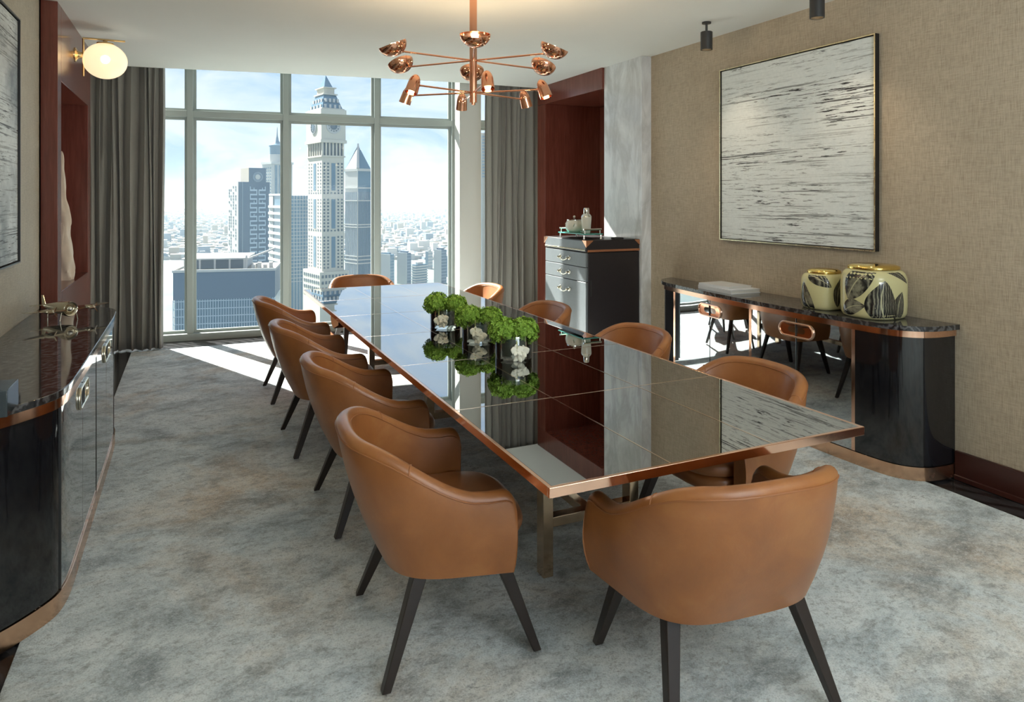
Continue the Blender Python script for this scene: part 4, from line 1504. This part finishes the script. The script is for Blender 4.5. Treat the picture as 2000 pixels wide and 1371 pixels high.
# pyramid-topped tower
k = T('pyramid_tower', 'blue glass tower with a split pyramid roof right of the clock tower', 699, 675, 724, 500, math.radians(44))
a, b, z, o = k.a, k.b, k.z, k.o
MB().box(0, a, 0, b, GZ, z(332)).build('core', M['cgl'], o)
MB().box(-.4, 0, -.2, b, GZ, z(332)).build('pale_side', M['stone_w'], o)
MB().box(-.8, a + .8, -.8, b + .8, z(334), z(329)).build('roof_slab', M['stone_w'], o)
pm = MB()
pm.add([(.4, 0, z(329)), (a, 0, z(329)), (a * .5, b * .5, z(281))], [(0, 1, 2)])
pm.add([(a, 0, z(329)), (a, b, z(329)), (a * .5, b * .5, z(281))], [(0, 1, 2)])
pm.add([(a, b, z(329)), (0, b, z(329)), (a * .5, b * .5, z(281))], [(0, 1, 2)])
pm.build('pyramid_roof', M['cgl'], o)
MB().add([(0, 0, z(329)), (0, b, z(329)), (a * .5, b * .5, z(284)), (a * .5, b * .4, z(284))], [(0, 3, 2, 1)]).build('pyramid_side', M['stone_w'], o)
MB().bar((0, 0, z(329)), (a * .5, b * .5, z(279)), 2.0, 1.2).build('roof_fin', M['stone_w'], o)
for v in (366, 391, 438, 443, 500, 507, 514):
    MB().box(-.9, a + .6, -.6, b + .6, z(v + 2), z(v)).build('band', M['stone_w'], o)
fb = MB()
for i in range(9):
    x = a * (i + .5) / 9
    fb.box(x - .25, x + .25, -.35, .1, GZ, z(375))
    y = b * (i + .5) / 9
    fb.box(-.75, -.3, y - .4, y + .4, GZ, z(375))
fb.build('fins', M['relief'], o, kind='stuff')
# low building at left
k = T('office_block', 'low blue-grey office block with a white rooftop canopy below the window', 338, 300, 537, 330, math.radians(14))
a, z, o = k.a, k.z, k.o
b = 42
zt = z(533)
MB().box(0, a, 0, b, zt - 13, zt).build('upper_wall', M['cgl_d'], o)
MB().box(-.4, a + .3, -.4, .3, zt, zt + 1.2).build('parapet', M['stone_w'], o)
MB().box(-.4, .3, .3, b, zt, zt + 1.2).build('parapet', M['stone_w'], o)
MB().box(a - .3, a + .3, .3, b, zt, zt + 1.2).build('parapet', M['stone_w'], o)
MB().box(.4, a - .4, .4, b - .4, zt - .2, zt + .3).build('flat_roof', M['beige'], o)
MB().box(2, a * .70, 8, b, zt + 5.2, zt + 5.9).build('canopy', M['stone_w'], o)
MB().box(3, a * .68, 14, b - 2, zt, zt + 5.2).build('plant_room', M['relief'], o)
for i in range(5):
    x = 3 + (a * .66 - 3) * i / 4
    MB().box(x, x + .8, 8.5, 9.3, zt, zt + 5.2).build('post', M['stone_w'], o)
for i in range(4):
    x = a * .74 + i * a * .06
    MB().box(x, x + 1.6, 10, 14, zt, zt + 2.2 + (i % 2)).build('roof_unit', M['stone_w'], o)
MB().bar((a * .69, 9, zt + 5), (a * .98, 14, zt + 10), .8).build('crane_arm', M['stone_w'], o)
MB().box(a * .68, a * .70, 8.6, 9.4, zt, zt + 7).build('mast', M['stone_w'], o)
MB().box(.5, a - .5, .5, b, GZ, zt - 13).build('glazed_storeys', M['cgl'], o)
lb = MB()
for i in range(40):
    x = a * i / 39
    lb.box(x - .15, x + .15, .0, .6, GZ, zt - 13)
for r_ in range(14):
    lb.box(0, a, .1, .6, zt - 14 - r_ * 3.6, zt - 13.6 - r_ * 3.6)
lb.build('facade_bars', M['relief_l'], o, kind='stuff')
# right far towers
FT = [('glass_tower', 'blue glass tower just right of the third window mullion, far away', 762, 738, 770, 497, 800, 'cgl'),
      ('glass_tower', 'dark blue twin-toned glass tower, second from the third mullion, far away', 795, 776, 803, 494, 820, 'cgl_d'),
      ('striped_block', 'far grey block with white horizontal balconies between two glass towers', 812, 805, 834, 517, 780, 'stripe'),
      ('glass_tower', 'narrow pale tower with a blue frame behind the striped block', 836, 832, 845, 491, 1000, 'stone_w'),
      ('glass_tower', 'tall blue glass tower nearest the white window column, far away', 862, 848, 872, 488, 830, 'cgl_d'),
      ('pale_tower', 'pale hazy tower half hidden behind the right window edge, far away', 874, 868, 884, 500, 900, 'stone_w'),
      ('pale_tower', 'pale tower seen in the narrow gap right of the white column', 942, 934, 960, 262, 600, 'beige')]
for nm, lab, uc, ul, ur, vt, D, mt in FT:
    k = T(nm, lab, uc, ul, ur, D, math.radians(50))
    a, b, z, o = k.a, max(k.b, 5), k.z, k.o
    if mt == 'stripe':
        MB().box(0, a, 0, b, GZ, z(vt)).build('core', M['cgl'], o)
        for r_ in range(12):
            MB().box(-.8, a + .5, -.8, b, z(vt + 4 + r_ * 5) - .8, z(vt + 4 + r_ * 5) + .8).build('balcony', M['stone_w'], o)
        MB().box(a * .25, a * .7, b * .2, b * .8, z(vt), z(vt - 4)).build('roof_block', M['stone_w'], o)
    else:
        MB().box(0, a, 0, b, GZ, z(vt)).build('core', M[mt], o)
        MB().box(-.5, 0, 0, b, GZ, z(vt)).build('side_wall', M['cgl' if mt == 'stone_w' else 'stone_w'], o)
        MB().box(a * .2, a * .8, b * .2, b * .8, z(vt), z(vt - 3)).build('roof_block', M[mt], o)
        wb_ = MB()
        for r_ in range(14):
            wb_.box(0, a, -.4, .1, z(vt + 5 + r_ * 6) - .5, z(vt + 5 + r_ * 6) + .5)
        wb_.build('floor_bands', M['relief'], o, kind='stuff')
# distant low-rise carpet
rnd = random.Random(11)
low = MB()
mids = []
for i in range(5200):
    D = 1150 + 5200 * rnd.random() ** 1.6
    u = rnd.uniform(290, 960)
    p = (FWD + RGT * ((u - 1000) / F)) * D
    w, d_, h_ = rnd.uniform(6, 20), rnd.uniform(6, 20), rnd.uniform(3, 10) * (1 if rnd.random() < .93 else 2.5)
    low.box(p.x, p.x + w, p.y, p.y + d_, GZ, GZ + h_)
    mids += [rnd.choice((0, 0, 1, 2))] * 6
o = low.build('distant_houses', M['stone_w'], kind='stuff')
o.data.materials.append(M['beige'])
o.data.materials.append(M['relief'])
o.data.polygons.foreach_set('material_index', mids)
tag(o, 'pale low-rise houses spread over the far city towards the horizon', 'houses')
hz = NT('city_haze')
hv = hz.n('ShaderNodeVolumeScatter', {'Color': (.72, .90, 1, 1), 'Density': HAZE, 'Anisotropy': 0.0})
hz.l(hv.outputs[0], hz.out.inputs['Volume'])
hzo = MB().box(-3500, 4500, 30, 7000, GZ - 1, 110).build('city_haze', hz.m, kind='stuff')
tag(hzo, 'pale bright haze lying over the whole city outside', 'haze')
tr_ = MB()
tag(MB().box(-60, 120, 60, 62, GZ, GZ + .5).build('street', M['stone_w']), 'pale street strip at the foot of the office block', 'street')
